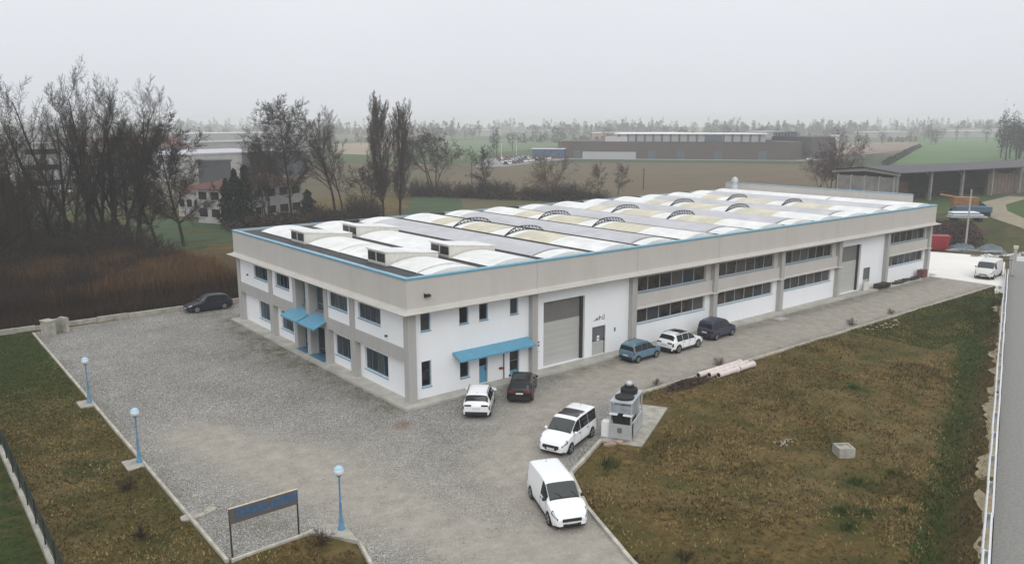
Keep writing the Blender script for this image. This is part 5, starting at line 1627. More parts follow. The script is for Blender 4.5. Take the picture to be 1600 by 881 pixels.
# hedge line leaves (dark, joined mass)
def hedge_mass(name, pts, w, hgt, n, mat, label, seed, size=.3):
    def fn(g, n):
        k = len(pts) - 1; s = g.uniform(0, k, n); i = np.minimum(s.astype(int), k - 1); f = (s - i)[:, None]
        P_ = np.array(pts, float); c = P_[i] * (1 - f) + P_[i + 1] * f
        hh = hgt * (0.55 + .9 * fbm(c[:, 0] * .16, c[:, 1] * .16, seed))
        u = g.uniform(-1, 1, (n, 2)); z = g.uniform(0, 1, n) ** .8 * (1 - .6 * (u ** 2).sum(1) / 2)
        return np.stack([c[:, 0] + u[:, 0] * w, c[:, 1] + u[:, 1] * w, z * hh], 1)
    V, F = leaf_cloud(n, fn, size, seed)
    o = mesh_np(name, V, F, mat)
    return tag(o, label, 'undergrowth', kind='stuff')
m_hedge = M('dark_hedge_leaf', (0.020, 0.026, 0.016), .95, spec=.1, island=.5)
m_hedgebrown = M('brown_hedge_twig', (0.046, 0.036, 0.026), .95, spec=.1, island=.5)
hedge_mass('hedge_foliage', [(84, 138), (94, 122), (104, 103), (113, 95)], 2.2, 2.4, 4500, m_hedgebrown, 'dark hedge foliage along the line behind the roof', 3)
hedge_mass('hedge_foliage', [(24, 98), (36, 98), (50, 97)], 3.0, 2.6, 4500, m_hedgebrown, 'brown twiggy undergrowth below the tall trees', 6)
hedge_mass('undergrowth', [(-30, 78), (-14, 74), (3, 77)], 5.0, 3.2, 6000, m_hedgebrown, 'brown undergrowth round the big bare clump', 8, .22)
hedge_mass('undergrowth', [(-34, 60), (-26, 52), (-20, 58), (-24, 74)], 5.0, 3.0, 5000, m_hedge, 'dark green undergrowth at the end of the thicket', 9, .22)
hedge_mass('undergrowth', [(102, 8), (112, 12), (124, 18), (131, 21)], 3.6, 1.1, 5000, M('purple_brown_scrub', (.055, .036, .034), .95, spec=.1, island=.5), 'purplish brown scrub behind the tarpaulin heaps', 17, .2)
# bramble thicket: fine upright stems
def thicket():
    g = np.random.default_rng(11)
    n = 52000
    x = g.uniform(-27, 5.0, n); y = 40.6 + 27 * g.uniform(0, 1, n) ** 1.15
    y = np.where(x > 2.8, np.maximum(y, 40.8), y)
    hgt = (1.3 + 3.0 * fbm(x * .13, y * .13, 40)) * np.clip((y - 40.2) / 4.0, .42, 1.0) * (.65 + .35 * np.clip((x + 26) / 16, 0, 1))
    hgt *= g.uniform(.55, 1.1, n)
    a = g.uniform(0, 6.2832, n); lean = g.uniform(.05, .45, n) * hgt
    b = np.stack([x, y, np.full(n, -.1)], 1); t = np.stack([x + lean * np.cos(a), y + lean * np.sin(a), hgt], 1)
    m1 = b * .45 + t * .55; m1[:, 2] += hgt * .12
    w = g.uniform(.012, .03, (n, 1)); p = np.stack([-np.sin(a), np.cos(a), np.zeros(n)], 1)
    V = np.stack([b - p * w, b + p * w, m1 + p * w, m1 - p * w, t + p * w * .4, t - p * w * .4], 1).reshape(-1, 3)
    F = (np.arange(n)[:, None, None] * 6 + np.array([(0, 1, 2, 3), (3, 2, 4, 5)])[None]).reshape(-1, 4)
    gold = (fbm(x * .1 + 7, y * .1, 77) + .5 * (hgt > 2.6) * (x > -20)) > .62
    gold = np.repeat(gold, 2)
    o = mesh_np('bramble_thicket', V, F, [m_twigbrown, m_twiggold])
    o.data.polygons.foreach_set('material_index', gold.astype(np.int32))
    tag(o, 'dense rust brown bramble thicket behind the low wall', 'thicket', kind='stuff')
thicket()

# ------------------------------------------------------------------ grass tufts
def tufts(name, n, region, label, cols, hmin, hmax, seed, dens=None):
    g = np.random.default_rng(seed)
    x0, x1, y0, y1 = region
    x = g.uniform(x0, x1, n * 2); y = g.uniform(y0, y1, n * 2)
    u, v = rail_uv(x, y)
    k = ~(in_poly(x, y, YARD) | (seg_dist(x, y, YARD + YARD[:1]) < .22)) & (v < -.35)
    k &= ~((x > 5.4) & (x < 13.6) & (y > -14.9) & (y < -9.2) & (np.abs((y + 12) - (x - 9.3) * .52) < 2.2))
    k &= ~((x > 75) & (y > -9.2))
    k &= ~(np.hypot(x - 15.35, y + 22.85) < .95)
    k &= ~((x > -17.8) & (x < -11.3) & ((np.abs(y - 14.35) < .85) | (np.abs(y - 1.55) < .85)) )
    k &= ~((x > -13) & (x < -11) & (y > -14.4) & (y < -11.4))
    if dens is not None: k &= g.uniform(0, 1, n * 2) < dens(x, y)
    x, y = x[k][:n], y[k][:n]; m = len(x)
    z = ground_z(x, y) - .02
    B = 3
    V = np.zeros((m, B, 3, 3))
    for b in range(B):
        a = g.uniform(0, 6.2832, m); h = g.uniform(hmin, hmax, m); ln = g.uniform(.3, 1.3, m) * h; w = g.uniform(.015, .04, m)
        px, py = -np.sin(a) * w, np.cos(a) * w
        V[:, b, 0] = np.stack([x - px, y - py, z], 1); V[:, b, 1] = np.stack([x + px, y + py, z], 1)
        V[:, b, 2] = np.stack([x + ln * np.cos(a), y + ln * np.sin(a), z + h], 1)
    F = np.arange(m * B * 3).reshape(-1, 3)
    o = mesh_np(name, V.reshape(-1, 3), F, cols)
    mi = (fbm(x * .5, y * .5, seed) + g.uniform(-.15, .15, m) > .52).astype(np.int32)
    if len(cols) > 1: o.data.polygons.foreach_set('material_index', np.repeat(mi, B))
    return tag(o, label, 'grass', kind='stuff')
m_gdry = M('dry_grass_blade', (0.245, 0.178, 0.078), .95, spec=.1, island=.45)
m_gbrown = M('brown_grass_blade', (0.085, 0.060, 0.022), .95, spec=.1, island=.45)
m_ggreen = M('green_grass_blade', (0.048, 0.075, 0.020), .95, spec=.1, island=.4)
tufts('grass', 60000, (-10, 84, -34, -8), 'dry tufted grass of the rough field', [m_gbrown, m_gdry], .04, .20, 3, dens=lambda x, y: np.clip(fbm(x * .22, y * .22, 55) * 3.2 - .95, .12, 1))
tufts('grass', 16000, (-22.7, -11.5, -26, 39), 'dry tufted grass of the narrow strip', [m_gbrown, m_gdry], .05, .15, 4, dens=lambda x, y: np.clip(1.1 - (y - 6) / 26, .1, 1))
tufts('grass', 9000, (42, 78, -16, -8), 'fresh green grass near the apron corner', [m_ggreen], .06, .16, 5)
tufts('grass', 12000, (-22.7, -16.9, -12, 39), 'green grass in the strip by the far lamp', [m_ggreen], .05, .13, 6, dens=lambda x, y: np.clip((y - 2) / 26, .08, 1))
tufts('grass', 16000, (-6, 72, -36, -11), 'dark lush grass lining the ditch', [m_ggreen], .10, .35, 7, dens=lambda x, y: np.exp(-((rail_uv(x, y)[1] + 2.1) / .8) ** 2))
tufts('grass', 9000, (-40, -23.1, -26, 39), 'green grass beyond the mesh fence', [m_ggreen], .06, .16, 8)
# weed clumps and dead plants standing apart
for i, (x, y, h) in enumerate([(8.5, -26.5, .5), (9.5, -27.4, .45), (12.3, -25.3, .5), (7.4, -27.6, .5), (15, -26, .35), (27, -17, .5), (3.6, -15.4, .8), (11.2, -28.4, .4)]):
    mb = MB()
    for q in range(70):
        a = rng.uniform(0, 6.28); r_ = rng.uniform(0, .55) * (h + .3); hh = h * rng.uniform(.4, 1); c = Vector((r_ * math.cos(a), r_ * math.sin(a), 0))
        w = .03
        mb.add([(c.x - w, c.y, 0), (c.x + w, c.y, 0), (c.x + rng.uniform(-.2, .2), c.y + rng.uniform(-.2, .2), hh)], [(0, 1, 2)])
    o = mb.build('weed_clump', m_ggreen, loc=(x, y, float(ground_z(np.array([x]), np.array([y]))[0]) - .02)); tag(o, 'green weed clump in the dry field', 'weeds', 'green weed clumps in the rough field')
for i, (x, y, h, lab) in enumerate([(-12.9, -13.3, 1.5, 'dead dark sapling in front of the triangular lamp pad'), (-18.4, -1.6, 1.3, 'dead brown shrub in the narrow strip by the middle lamp'), (-19.2, -7.4, 1.2, 'dead dark shrub in the narrow strip near the standpipe'), (-1.0, -24.6, 1.1, 'dead brown shrub in the rough field near the curved kerb'), (16.6, -7.5, .9, 'dry weed stalk by the kerb near the soil heap'), (24.2, -7.3, 1.2, 'dry weed stalks by the kerb behind the pipes'), (44.5, -7.2, 1.3, 'dry weed stalks by the long kerb'), (52, -7.3, 1.0, 'low dry weed by the far part of the long kerb')]):
    place('bushred', lab, 'dead plant', (x, y, 0), h * .5, i * 1.3)

# ------------------------------------------------------------------ barn with concrete posts
t = thing('open_barn', 'open farm barn with concrete posts and a low dark roof', 'barn', (164.0, 48.0, 0), math.atan2(-8, 53))
m_barnroof = M('barn_roof', (0.085, 0.078, 0.088), .8, var=.2, scale=.4)
m_barnwall = M('barn_block', (0.23, 0.22, 0.21), .9, var=.3, scale=.5)
m_barndark = M('barn_inner_shade', (0.022, 0.020, 0.022), .9, var=.5, scale=.8)  # near-black base colour carries the shade inside the open barn
BL, BD, BE, BR = 84.0, 17.0, 7.3, 8.25
mb = MB()
mb.add([(-.8, -1.3, BE - .1), (BL, -1.3, BE - .1), (BL, BD / 2, BR), (-.8, BD / 2, BR), (-.8, BD + 1, BE - .1), (BL, BD + 1, BE - .1)], [(0, 1, 2, 3), (3, 2, 5, 4)])
mb.add([(-.8, -1.3, BE - .3), (BL, -1.3, BE - .3), (BL, BD / 2, BR - .2), (-.8, BD / 2, BR - .2), (-.8, BD + 1, BE - .3), (BL, BD + 1, BE - .3)], [(0, 3, 2, 1), (3, 4, 5, 2)])
mb.add([(-.8, -1.3, BE - .1), (BL, -1.3, BE - .1), (BL, -1.3, BE - .3), (-.8, -1.3, BE - .3)], [(0, 1, 2, 3)])
mb.build('roof', m_barnroof, t)
for i in range(7):
    x = .6 + i * 13.2
    mb = MB(); mb.box(x - .3, -.3, 0, x + .3, .3, BE - .3); mb.add([(x - .28, .3, BE - 1.6), (x + .28, .3, BE - 1.6), (x + .28, 1.9, BE + .05), (x - .28, 1.9, BE + .05), (x - .28, .3, BE - .4), (x + .28, .3, BE - .4)], [(0, 1, 2, 3), (3, 2, 5, 4)])
    mb.build('post', m_barnwall, t)
mb = MB(); mb.box(.2, BD - .3, 0, BL, BD, BE); mb.build('back_wall', m_barndark, t)
for k in range(4):
    a = .6 + k * (BD - 1.2) / 4
    mb = MB(); mb.box(.15, a + .1, 0, .45, a + (BD - 1.2) / 4 - .1, BE - 1.4); mb.build('gable_panel', m_barnwall, t)
for k in range(5):
    a = .5 + k * (BD - 1.1) / 4
    mb = MB(); mb.box(.05, a - .12, 0, .55, a + .12, BE - 1.2); mb.build('gable_post', m_pil, t)
mb = MB(); mb.add([(0, -1.2, BE - .35), (0, BD / 2, BR - .3), (0, BD + 1, BE - .35), (0, BD + 1, BE - .9), (0, BD / 2, BR - 1.1), (0, -1.2, BE - .9)], [(0, 1, 4, 5), (1, 2, 3, 4)])
mb.build('gable_truss', m_fascia, t)
mb = MB(); mb.box(5.2, 3.0, 0, 9.6, 3.4, 4.6); mb.build('plank_door', M('orange_brown_board', (.085, .045, .026), .9, var=.5), t)
for k in range(14):
    x = 41 + k * 1.6
    mb = MB(); mb.box(x, 1.5, 0, x + 1.45, 2.2, 5.6 + .3 * math.sin(k)); mb.build('plank_stack', M('grey_brown_board', (.15, .11, .085), .9, var=.4) if k == 0 else bpy.data.materials['grey_brown_board'], t)
for k in range(10):
    mb = MB(); mb.rbox((8 + k * 1.9, 4 + (k % 3), .7), (1.6, 1.4, 1.4 - .3 * (k % 2)), .1 * k); o = mb.build('hay_bale', m_barndark if k % 2 else m_hedgebrown, t)
# trailer and orange machine in front of the barn
t = thing('farm_trailer', 'blue farm trailer parked before the barn', 'trailer', (149.5, 24.6, 0), R(-48))
mb = MB(); mb.box(-3.4, -1.1, 1.0, 3.4, 1.1, 2.0); mb.build('body', M('trailer_blue', (.05, .11, .18), .6, var=.3), t)
mb = MB(); mb.box(-3.5, -1.15, .85, 3.5, 1.15, .99); mb.build('chassis', m_darkmetal, t)
for x in (-2.2, 1.6, 2.7):
    for y in (-1.0, 1.0):
        mb = MB(); mb.tube((x, y - .12, .5), (x, y + .12, .5), .5, n=14); mb.build('wheel', m_tyre, t, smooth=40)
m_orange = M('orange_paint', (.24, .115, .035), .6, var=.35, scale=1)
t = thing('orange_harvester', 'orange farm machine standing behind the blue trailer', 'farm machine', (151.8, 27.4, 0), R(-48))
mb = MB(); mb.box(-2.2, -1.1, 1.5, 2.6, 1.1, 3.6); mb.build('body', m_orange, t)
mb = MB(); mb.add([(2.6, -1, 1.2), (4.4, -.9, .8), (4.4, .9, .8), (2.6, 1, 1.2), (2.6, -1, 3.0), (4.4, -.9, 1.8), (4.4, .9, 1.8), (2.6, 1, 3.0)], [(0, 3, 2, 1), (4, 5, 6, 7), (0, 1, 5, 4), (1, 2, 6, 5), (2, 3, 7, 6)]); mb.build('chute', m_darkmetal, t)
mb = MB(); mb.tube((-2.0, .3, 3.6), (-4.6, .3, 4.0), .25, n=8); mb.build('boom', m_orange, t)
for x, r_ in ((-1.6, .6), (1.6, .8)):
    for y in (-1.1, 1.1):
        mb = MB(); mb.tube((x, y - .2, r_), (x, y + .2, r_), r_, n=14); mb.build('wheel', m_tyre, t, smooth=40)
t = thing('flat_trailer', 'pale flat trailer loaded with sheets beyond the roof end', 'trailer', (139.5, 21.5, 0), R(-40))
mb = MB(); mb.box(-3.5, -1.1, .8, 3.5, 1.1, 1.0); mb.build('deck', m_steel, t)
for k in range(4):
    mb = MB(); mb.box(-3.2, -1.0, 1.0 + k * .22, 3.0 - k * .4, 1.0, 1.19 + k * .22); mb.build('sheet_pack', m_white_plain if k % 2 else M('blue_grey_sheet', (.2, .28, .36), .5), t)
for x in (-2.4, 2.2):
    mb = MB(); mb.tube((x, -1.1, .4), (x, 1.1, .4), .4, n=12); mb.build('axle', m_tyre, t)
# poles
for (x, y, h, lab) in ((109.4, 144.2, 8.0, 'dark wooden utility pole by the hedge line'), (145.8, 111.2, 6.2, 'dark thin pole on the olive grass margin'), (102.9, 6.6, 9.0, 'grey pole standing over the tarpaulin heaps')):
    t = thing('utility_pole', lab, 'pole', (x, y, 0))
    mb = MB(); mb.tube((0, 0, -.3), (0, 0, h), .16, .11, 8); mb.build('shaft', m_darkmetal if h != 9.0 else m_pil, t)
    mb = MB(); mb.box(-.5, -.05, h - .5, .5, .05, h - .4); mb.build('cross_arm', m_darkmetal, t)

# ------------------------------------------------------------------ brown plant across the fields
t = thing('brown_plant', 'long low brown industrial plant with a pale clerestory across the fields', 'building', (267, 283, 0), math.atan2(-93, 74))
m_brown = M('brown_cladding', (0.080, 0.060, 0.054), .8, var=.08, scale=.05)
m_browndark = M('dark_cladding', (0.055, 0.048, 0.050), .8, var=.08, scale=.05)
m_clere = M('pale_clerestory', (0.34, 0.36, 0.36), .6, var=.06, scale=.1)
m_bluegrey = M('blue_grey_panel', (0.07, 0.10, 0.12), .6)
def plant_box(nm, x0, y0, x1, y1, z0, z1, m):
    mb = MB(); mb.box(x0, y0, z0, x1, y1, z1); return mb.build(nm, m, t)
w = plant_box('wall', 0, 0, 119, 60, 0, 8.7, m_brown)
plant_box('parapet', -.1, -.1, 119.1, .3, 8.705, 8.95, m_browndark)
plant_box('clerestory', 30, 14, 108, 50, 8.71, 12.6, m_clere)
plant_box('clerestory_roof', 29, 13, 109, 51, 12.605, 13.0, m_white_plain)
for k in range(17):
    x = 31 + k * 4.6
    plant_box('clerestory_pier', x, 13.5, x + 1.0, 13.99, 8.71, 12.55, m_bluegrey)
plant_box('clerestory_dark_bay', 77, 13.4, 86, 13.49, 8.9, 12.3, m_bluegrey)
for x in (8.5, 48, 63, 82, 104):
    plant_box('door', x, -.25, x + 4, -.02, .02, 4.2, m_bluegrey)
plant_box('grey_tank', 14, -4.5, 42, -1.0, .05, 3.6, m_clere)
plant_box('blue_annex', -13, -6, 4, -.3, .05, 5.0, M('deep_blue_cladding', (.035, .085, .16), .6))
plant_box('annex_roof', -13.5, -6.5, 4.5, -.2, 5.005, 5.3, m_white_plain)
Mi = (Matrix.Translation((267, 283, 0)) @ Matrix.Rotation(math.atan2(-93, 74), 4, 'Z')).inverted()
def plant_prism(nm, pts, z0, z1, m):
    mb = MB(); mb.prism([tuple((Mi @ Vector((x, y, 0)))[:2]) for x, y in pts], z0, z1); return mb.build(nm, m, t)
plant_prism('wing', [(342, 192), (362, 196), (385, 232), (360, 226)], 0, 8.9, m_brown)
plant_prism('wing', [(362.2, 191), (378, 191), (398, 226), (385, 230)], 0, 11.2, m_browndark)
plant_prism('wing', [(378.2, 191.2), (386, 191.2), (405, 224), (398.2, 225.8)], 0, 11.2, m_brown)
plant_prism('white_pylon', [(385.2, 190.2), (388.4, 190.2), (391, 195), (388.0, 195)], 0, 12.2, m_white_plain)
plant_prism('canopy_truss', [(352, 212), (380, 218), (392, 238), (366, 234)], 11.25, 14.0, m_clere)
plant_box('roof_unit', 24, 12, 36, 20, 8.72, 11.2, M('pale_roof_unit', (.5, .5, .48), .6))
for k in range(8):
    plant_prism('roof_unit', [(363 + k * 3.0, 214), (364.6 + k * 3.0, 214), (365.6 + k * 3.0, 216), (364 + k * 3.0, 216)], 11.22, 13.6, m_bluegrey)

# ------------------------------------------------------------------ distant cars (too small to show parts)
def tiny_car(m):
    mb = MB()
    mb.rbox((0, 0, .62), (4.3, 1.75, .70), mi=0)
    vs = [(-1.9, -.8, .97), (1.1, -.8, .97), (1.1, .8, .97), (-1.9, .8, .97), (-1.5, -.65, 1.48), (.4, -.65, 1.48), (.4, .65, 1.48), (-1.5, .65, 1.48)]
    mb.add(vs, [(0, 1, 5, 4), (1, 2, 6, 5), (2, 3, 7, 6), (3, 0, 4, 7)], 1); mb.add(vs, [(4, 5, 6, 7)], 0)
    for x in (-1.35, 1.35):
        for y in (-.8, .8): mb.tube((x, y - .12, .32), (x, y + .12, .32), .32, n=8, mi=2)
    return mb, m
tiny = {}
G0 = 'cars in the distant car park'
def put_tiny(loc, rz, colr, group=G0, lab=None, cat='car'):
    m = {'white': m_white_plain, 'dark': m_pblack, 'grey': m_steel, 'red': m_red, 'blue': m_pslate}[colr]
    if colr not in tiny:
        mb, _ = tiny_car(m); o = mb.build('distant_car', [m, m_carglass, m_tyre]); tiny[colr] = o
    else:
        o = tiny[colr].copy(); col.objects.link(o)
    o.location = loc; o.rotation_euler = (0, 0, rz)
    tag(o, lab or ('tiny %s car in the crowded distant car park' % colr), cat, group)
rk = random.Random(3)
p00, p10, p11, p01 = Vector((206, 250)), Vector((238, 300)), Vector((300, 316)), Vector((270, 280))
ax = math.atan2(50, 34)
for r_ in range(4):
    for k in range(17):
        if rk.random() < .1: continue
        f = k / 16
        a = Vector((200, 243)).lerp(Vector((268, 281)), f); b = Vector((236, 297)).lerp(Vector((304, 322)), f)
        p = a.lerp(b, (r_ + .3) / 4)
        put_tiny((p.x, p.y, .09), ax + rk.uniform(-.04, .04), rk.choice(['white', 'white', 'white', 'grey', 'dark', 'dark', 'red', 'blue', 'white']))
put_tiny((324, 228, .11), 2.3, 'white', 'vehicles on the plant road', 'white van driving past the brown plant', 'van')
put_tiny((350, 184, .11), .4, 'white', 'vehicles on the plant road', 'white car near the corner of the brown plant')
put_tiny((362, 186, .11), .2, 'blue', 'vehicles on the plant road', 'dark blue car near the corner of the brown plant')
for x, y in ((212, 262), (270, 284), (252, 300)):
    mb = MB(); mb.tube((x, y, 0), (x, y, 9), .12, .08, 6); mb.box(x - .6, y - .15, 8.9, x + .6, y + .15, 9.05); o = mb.build('car_park_light', m_white_plain); tag(o, 'slim white lighting mast in the distant car park', 'light mast', 'lighting masts of the distant car park')

# ------------------------------------------------------------------ village and works on the far side
m_vwhitewall = M('village_white_wall', (.40, .39, .38), .85, var=.15, scale=.2)
m_vgreywall = M('village_grey_wall', (.30, .30, .30), .85, var=.1, scale=.2)
m_redroof = M('red_roof_tile', (.11, .052, .042), .9, var=.3, scale=.4)
m_darkclad = M('dark_blue_cladding', (.045, .052, .062), .7, var=.15, scale=.2)
def block(name, label, x, y, rz, lx, ly, h, wm, rm, bands=0, cols=0, roof='flat', cat='building', bandm=None):
    t = thing(name, label, cat, (x, y, 0), rz)
    mb = MB(); mb.box(-lx / 2, -ly / 2, 0, lx / 2, ly / 2, h); mb.build('wall', wm, t)
    mb = MB()
    if roof == 'flat': mb.box(-lx / 2 - .3, -ly / 2 - .3, h + .005, lx / 2 + .3, ly / 2 + .3, h + .5)
    else:
        k = .45 * min(lx, ly) / 2; q = .5
        e = min(lx, ly) / 2 if roof == 'hip' else 0
        if lx >= ly: r1, r2 = (-lx / 2 - q + e, 0), (lx / 2 + q - e, 0)
        else: r1, r2 = (0, -ly / 2 - q + e), (0, ly / 2 + q - e)
        a, b = lx / 2 + q, ly / 2 + q
        vs = [(-a, -b, h), (a, -b, h), (a, b, h), (-a, b, h), (*r1, h + k), (*r2, h + k)]
        mb.add(vs, [(0, 1, 5, 4), (1, 2, 5), (2, 3, 4, 5), (3, 0, 4), (0, 3, 2, 1)] if lx >= ly else [(0, 1, 4), (1, 2, 5, 4), (2, 3, 5), (3, 0, 4, 5), (0, 3, 2, 1)])
    mb.build('roof', rm, t)
    for i in range(bands):
        z0 = h * (i + .45) / bands - .2; z1 = z0 + min(1.5, h / bands * .5)
        n = cols or 1
        for side in range(4):
            ln = lx if side % 2 == 0 else ly
            for j in range(n if side < 4 else 0):
                a = -ln / 2 + ln * (j + .18) / n; b = -ln / 2 + ln * (j + .82) / n
                mb = MB()
                if side == 0: mb.box(a, -ly / 2 - .06, z0, b, -ly / 2 - .005, z1)
                elif side == 2: mb.box(a, ly / 2 + .005, z0, b, ly / 2 + .06, z1)
                elif side == 1: mb.box(lx / 2 + .005, a, z0, lx / 2 + .06, b, z1)
                else: mb.box(-lx / 2 - .06, a, z0, -lx / 2 - .005, b, z1)
                mb.build('window', bandm or m_glass, t)
    return t
block('white_house', 'white house with a red hipped roof beside the dark evergreens', 28.0, 112, .5, 8, 9, 6.6, m_vwhitewall, m_redroof, 2, 3, 'hip', 'house')
block('white_house', 'white house with dark shutters behind the pointed bare tree', 36.6, 116, .45, 11, 10, 6.8, m_vwhitewall, m_redroof, 2, 3, 'hip', 'house')
block('low_house', 'low red roofed house between the two white ones', 31.0, 128, .5, 14, 8, 5.0, m_vwhitewall, m_redroof, 1, 4, 'hip', 'house')
block('office_block', 'white office block with long dark window bands past the thicket', 5, 222, .1, 26, 16, 13, m_vwhitewall, m_vgreywall, 3, 2, 'flat')
block('office_block', 'white office block half hidden by the big bare clump', 29, 232, .15, 22, 16, 11, m_vwhitewall, m_vgreywall, 3, 3, 'flat')
block('red_roof_house', 'small house with a red roof past the white office block', 8, 262, .2, 24, 12, 7.5, m_vgreywall, m_redroof, 2, 4, 'gable', 'house')
block('red_roof_house', 'pink house over the office roofs', 24, 290, .1, 30, 12, 8, m_vwhitewall, m_redroof, 2, 4, 'gable', 'house')
block('dark_shed', 'dark clad shed below a wide white roof', 59, 212, .35, 6, 8, 7.2, m_darkclad, m_darkclad)
block('dark_shed', 'long dark clad hall next to the dark shed', 92, 248, .35, 22, 14, 8.0, m_darkclad, m_darkclad)
block('warehouse', 'wide warehouse with a white roof behind the dark shed', 70, 262, .35, 60, 36, 8.2, m_vwhitewall, m_vgrey, 0)
block('warehouse', 'long pale warehouse far behind the white roofs', 136, 418, .3, 90, 34, 8.5, m_vgreywall, m_vgreywall)
block('warehouse', 'far grey warehouse with a pale roof line', 262, 770, .3, 120, 30, 9, m_vgreywall, m_white_plain)
block('warehouse', 'far white warehouse above the tan field', 366, 870, .3, 90, 30, 9, m_vwhitewall, m_vgreywall)
block('warehouse', 'distant white shed above the green meadow', 690, 905, .3, 36, 20, 8, m_vwhitewall, m_white_plain)
block('warehouse', 'distant long shed beyond the green meadow', 800, 900, .3, 90, 20, 7, m_vgreywall, m_white_plain)
block('warehouse', 'distant shed with a pinkish wall behind the brown plant', 560, 495, -.7, 90, 30, 9, M('pinkish_wall', (.33, .24, .22), .9), m_white_plain)
block('farm_building', 'distant white farm roof beyond the bare field', 960, 460, -.5, 60, 18, 7, m_vgreywall, m_white_plain, cat='farm')
block('farm_building', 'distant farm buildings over the wheat field', 1040, 395, -.5, 70, 20, 8, m_vgreywall, m_white_plain, cat='farm')
block('farm_building', 'faint farm on the horizon beyond the wheat field', 1240, 460, -.5, 120, 20, 9, m_vgreywall, m_vgreywall, cat='farm')
o = hedge_mass('clipped_hedge', [(330, 134), (400, 163), (470, 192), (540, 221), (602, 246)], 1.6, 2.6, 9000, m_hedge, 'dark hedge strip running beside the wheat field', 13, .5)

block('pale_hall', 'low pale hall with a dark window strip behind the parked cars', 47, 244, .2, 24, 14, 7.0, m_vwhitewall, m_vgreywall, 1, 4, 'flat')
block('pale_hall', 'long pale hall with a grey roof at the outer edge of the village', 14, 330, .15, 60, 20, 9.0, m_vwhitewall, m_vgreywall, 1, 6, 'flat')
block('pale_hall', 'pinkish hall behind the white office blocks', 60, 330, .2, 50, 20, 8.5, m_vgreywall, m_redroof, 1, 5, 'gable')
for i, (x, y) in enumerate([(10, 209), (13.5, 208), (17, 207), (20.5, 206), (26, 212), (30, 212), (34, 213), (38, 214)]):
    put_tiny((x, y, .02), 1.4, rk.choice(['white', 'grey', 'white', 'dark']), 'cars before the office blocks', 'small parked car in front of the white office blocks')
# ------------------------------------------------------------------ distant trees
def far_tree(seed, w, n, m, tall=1.0):
    def fn(g, n):
        a = g.uniform(0, 6.2832, n); c = g.uniform(-1, 1, n); r = g.uniform(.3, 1, n) ** .5
        k = 1 + .3 * np.sin(a * 3 + seed) + .25 * np.sin(c * 5 + seed)
        s = np.sqrt(1 - c * c)
        return np.stack([w * r * k * s * np.cos(a), w * r * k * s * np.sin(a), 6.2 + 4.0 * tall * c * r * k], 1)
    V, F = leaf_cloud(n, fn, .42, seed, .22)
    root = bpy.data.objects.new('distant_tree', None); col.objects.link(root)
    mesh_np('crown', V, F, m, root)
    mb = MB(); mb.tube((0, 0, -.2), (0, 0, 7), .22, .08, 5); mb.build('trunk', m_bark, root)
    return root
m_fartwig = M('distant_twig', (0.050, 0.046, 0.044), .95, spec=.1, island=.3)
FT = [far_tree(3, 3.0, 420, m_fartwig), far_tree(8, 2.4, 380, m_fartwig, 1.1), far_tree(14, 1.1, 300, m_fartwig, 1.35), far_tree(19, 3.6, 520, m_fartwig, .9)]
used_ft = [False] * 4
def put_far(k, x, y, H, label, group):
    if not used_ft[k]: o = FT[k]; used_ft[k] = True
    else: o = dup(FT[k], (0, 0, 0))
    s = H / 10.6
    o.location = (x, y, 0); o.rotation_euler = (0, 0, rk.uniform(0, 6.28)); o.scale = (s, s, s)
    tag(o, label, 'tree', group)
for i, (x, y, H, k) in enumerate([(415, 112, 21, 0), (403, 104, 19, 3), (424, 120, 22, 1), (396, 99, 18, 0), (436, 118, 20, 3), (450, 132, 19, 1), (520, 158, 27, 2), (500, 146, 24, 2), (470, 132, 20, 0), (388, 90, 18, 3), (392, 95, 17, 0), (400, 96, 19, 3), (408, 106, 18, 0), (418, 108, 20, 3), (428, 112, 18, 0), (440, 124, 19, 3), (446, 122, 20, 0), (460, 126, 19, 3), (384, 86, 17, 0)]):
    put_far(k, x, y, H, 'grey leafless tree in the row beyond the wheat field', 'tree row beyond the wheat field')
for i, (x, y, H, k) in enumerate([(150, 330, 12, 2), (160, 338, 13, 2), (146, 345, 10, 0), (176, 320, 9, 1), (196, 300, 8, 0), (130, 300, 8, 3), (112, 270, 9, 0), (118, 262, 8, 1), (88, 232, 9, 3), (80, 228, 8, 0), (204, 280, 7, 3)]):
    put_far(k, x, y, H, 'distant leafless tree scattered between works and meadow', 'scattered distant trees')
for (u0, u1, dist, cnt) in ((-.52, .56, 520, 24), (-.55, .62, 760, 44), (-.58, .62, 1000, 60)):
    for i in range(cnt):
        u = rk.uniform(u0, u1); d = dist * rk.uniform(.88, 1.15)
        if dist < 700 and .05 < u < .62: continue
        x = -27 + d * (.6245 + u * .781); y = -45 + d * (.781 - u * .6245)
        put_far(rk.choice([0, 1, 3, 3, 2]), x, y, rk.uniform(9, 19), 'hazy leafless tree on the far plain', 'hazy trees of the far plain')
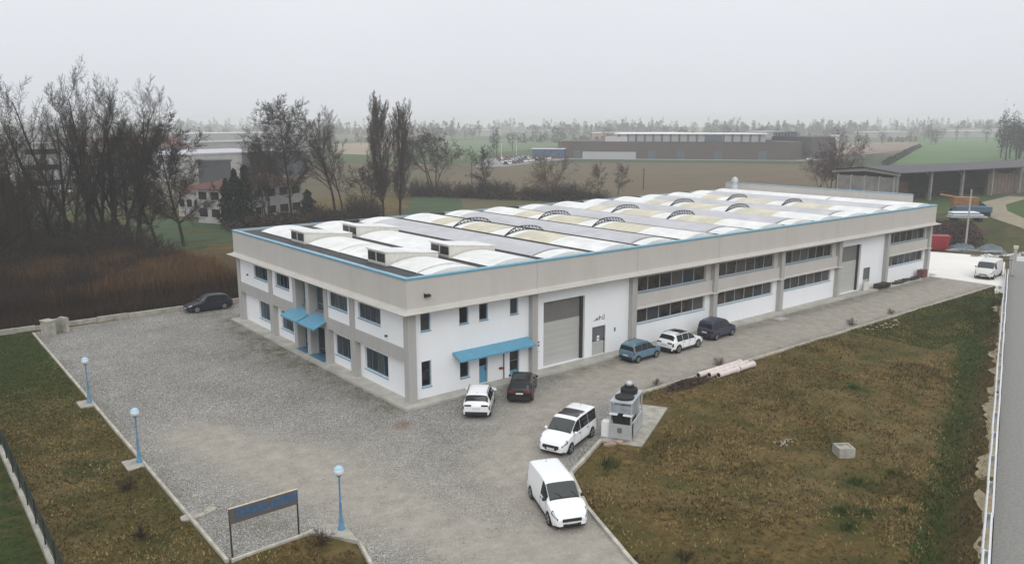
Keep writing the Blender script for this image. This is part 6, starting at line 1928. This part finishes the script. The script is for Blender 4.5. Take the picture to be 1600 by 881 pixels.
# continuous far tree belts (read as masses)
def belt(d, lo, hi, n, hgt, label, seed, size):
    g = np.random.default_rng(seed); per = 46; nt = n // per
    u = g.uniform(lo, hi, nt * 3); dens = fbm(u * 22, u * 0 + 3, seed + 2)
    u = u[g.uniform(.25, .75, len(u)) < dens + .05][:nt]; nt = len(u)
    dd = d * g.uniform(.93, 1.07, nt); tall = g.uniform(0, 1, nt) < .18
    H = hgt * np.where(tall, g.uniform(.8, 1.15, nt), g.uniform(.22, .8, nt) * (.5 + fbm(u * 40, u * 0, seed)))
    W = np.where(tall, H * .13, H * g.uniform(.3, .55, nt)) + .8
    x = -27 + dd * (.6245 + u * .781); y = -45 + dd * (.781 - u * .6245)
    a_ = g.uniform(0, 6.2832, (nt, per)); z = g.uniform(0, 1, (nt, per)) ** .8; r = np.sqrt(g.uniform(0, 1, (nt, per))) * (1 - z ** 2.2) ** .6
    C = np.stack([x[:, None] + W[:, None] * r * np.cos(a_), y[:, None] + W[:, None] * r * np.sin(a_), z * H[:, None]], -1).reshape(-1, 3)
    V, F = leaf_cloud(len(C), lambda p, q: C, size, seed, .3)
    o = mesh_np('tree_belt', V, F, m_fartwig); tag(o, label, 'woodland', kind='stuff')
belt(800, -.85, .95, 12000, 9, 'low hazy belt of trees and hedges across the plain', 5, 1.4)
belt(1300, -.85, .95, 46000, 20, 'far hazy belt of trees below the sky', 6, 2.6)
belt(1900, -.85, .95, 46000, 27, 'faintest belt of trees on the horizon', 7, 2.6)

# ------------------------------------------------------------------ haze
hz = MB(); hz.box(-2700, -2700, -1.2, 2700, 2700, 34)
hm = bpy.data.materials.new('haze_air'); hm.use_nodes = True
hn, hl = hm.node_tree.nodes, hm.node_tree.links
hn.clear()
ho = hn.new('ShaderNodeOutputMaterial'); hv = hn.new('ShaderNodeVolumePrincipled')
hv.inputs['Color'].default_value = (0.985, 0.99, 1.0, 1)
hv.inputs['Density'].default_value = 0.00053
hl.new(hv.outputs[0], ho.inputs['Volume'])
tag(hz.build('haze', hm), 'thin pale winter haze over the whole plain', None, kind='stuff')
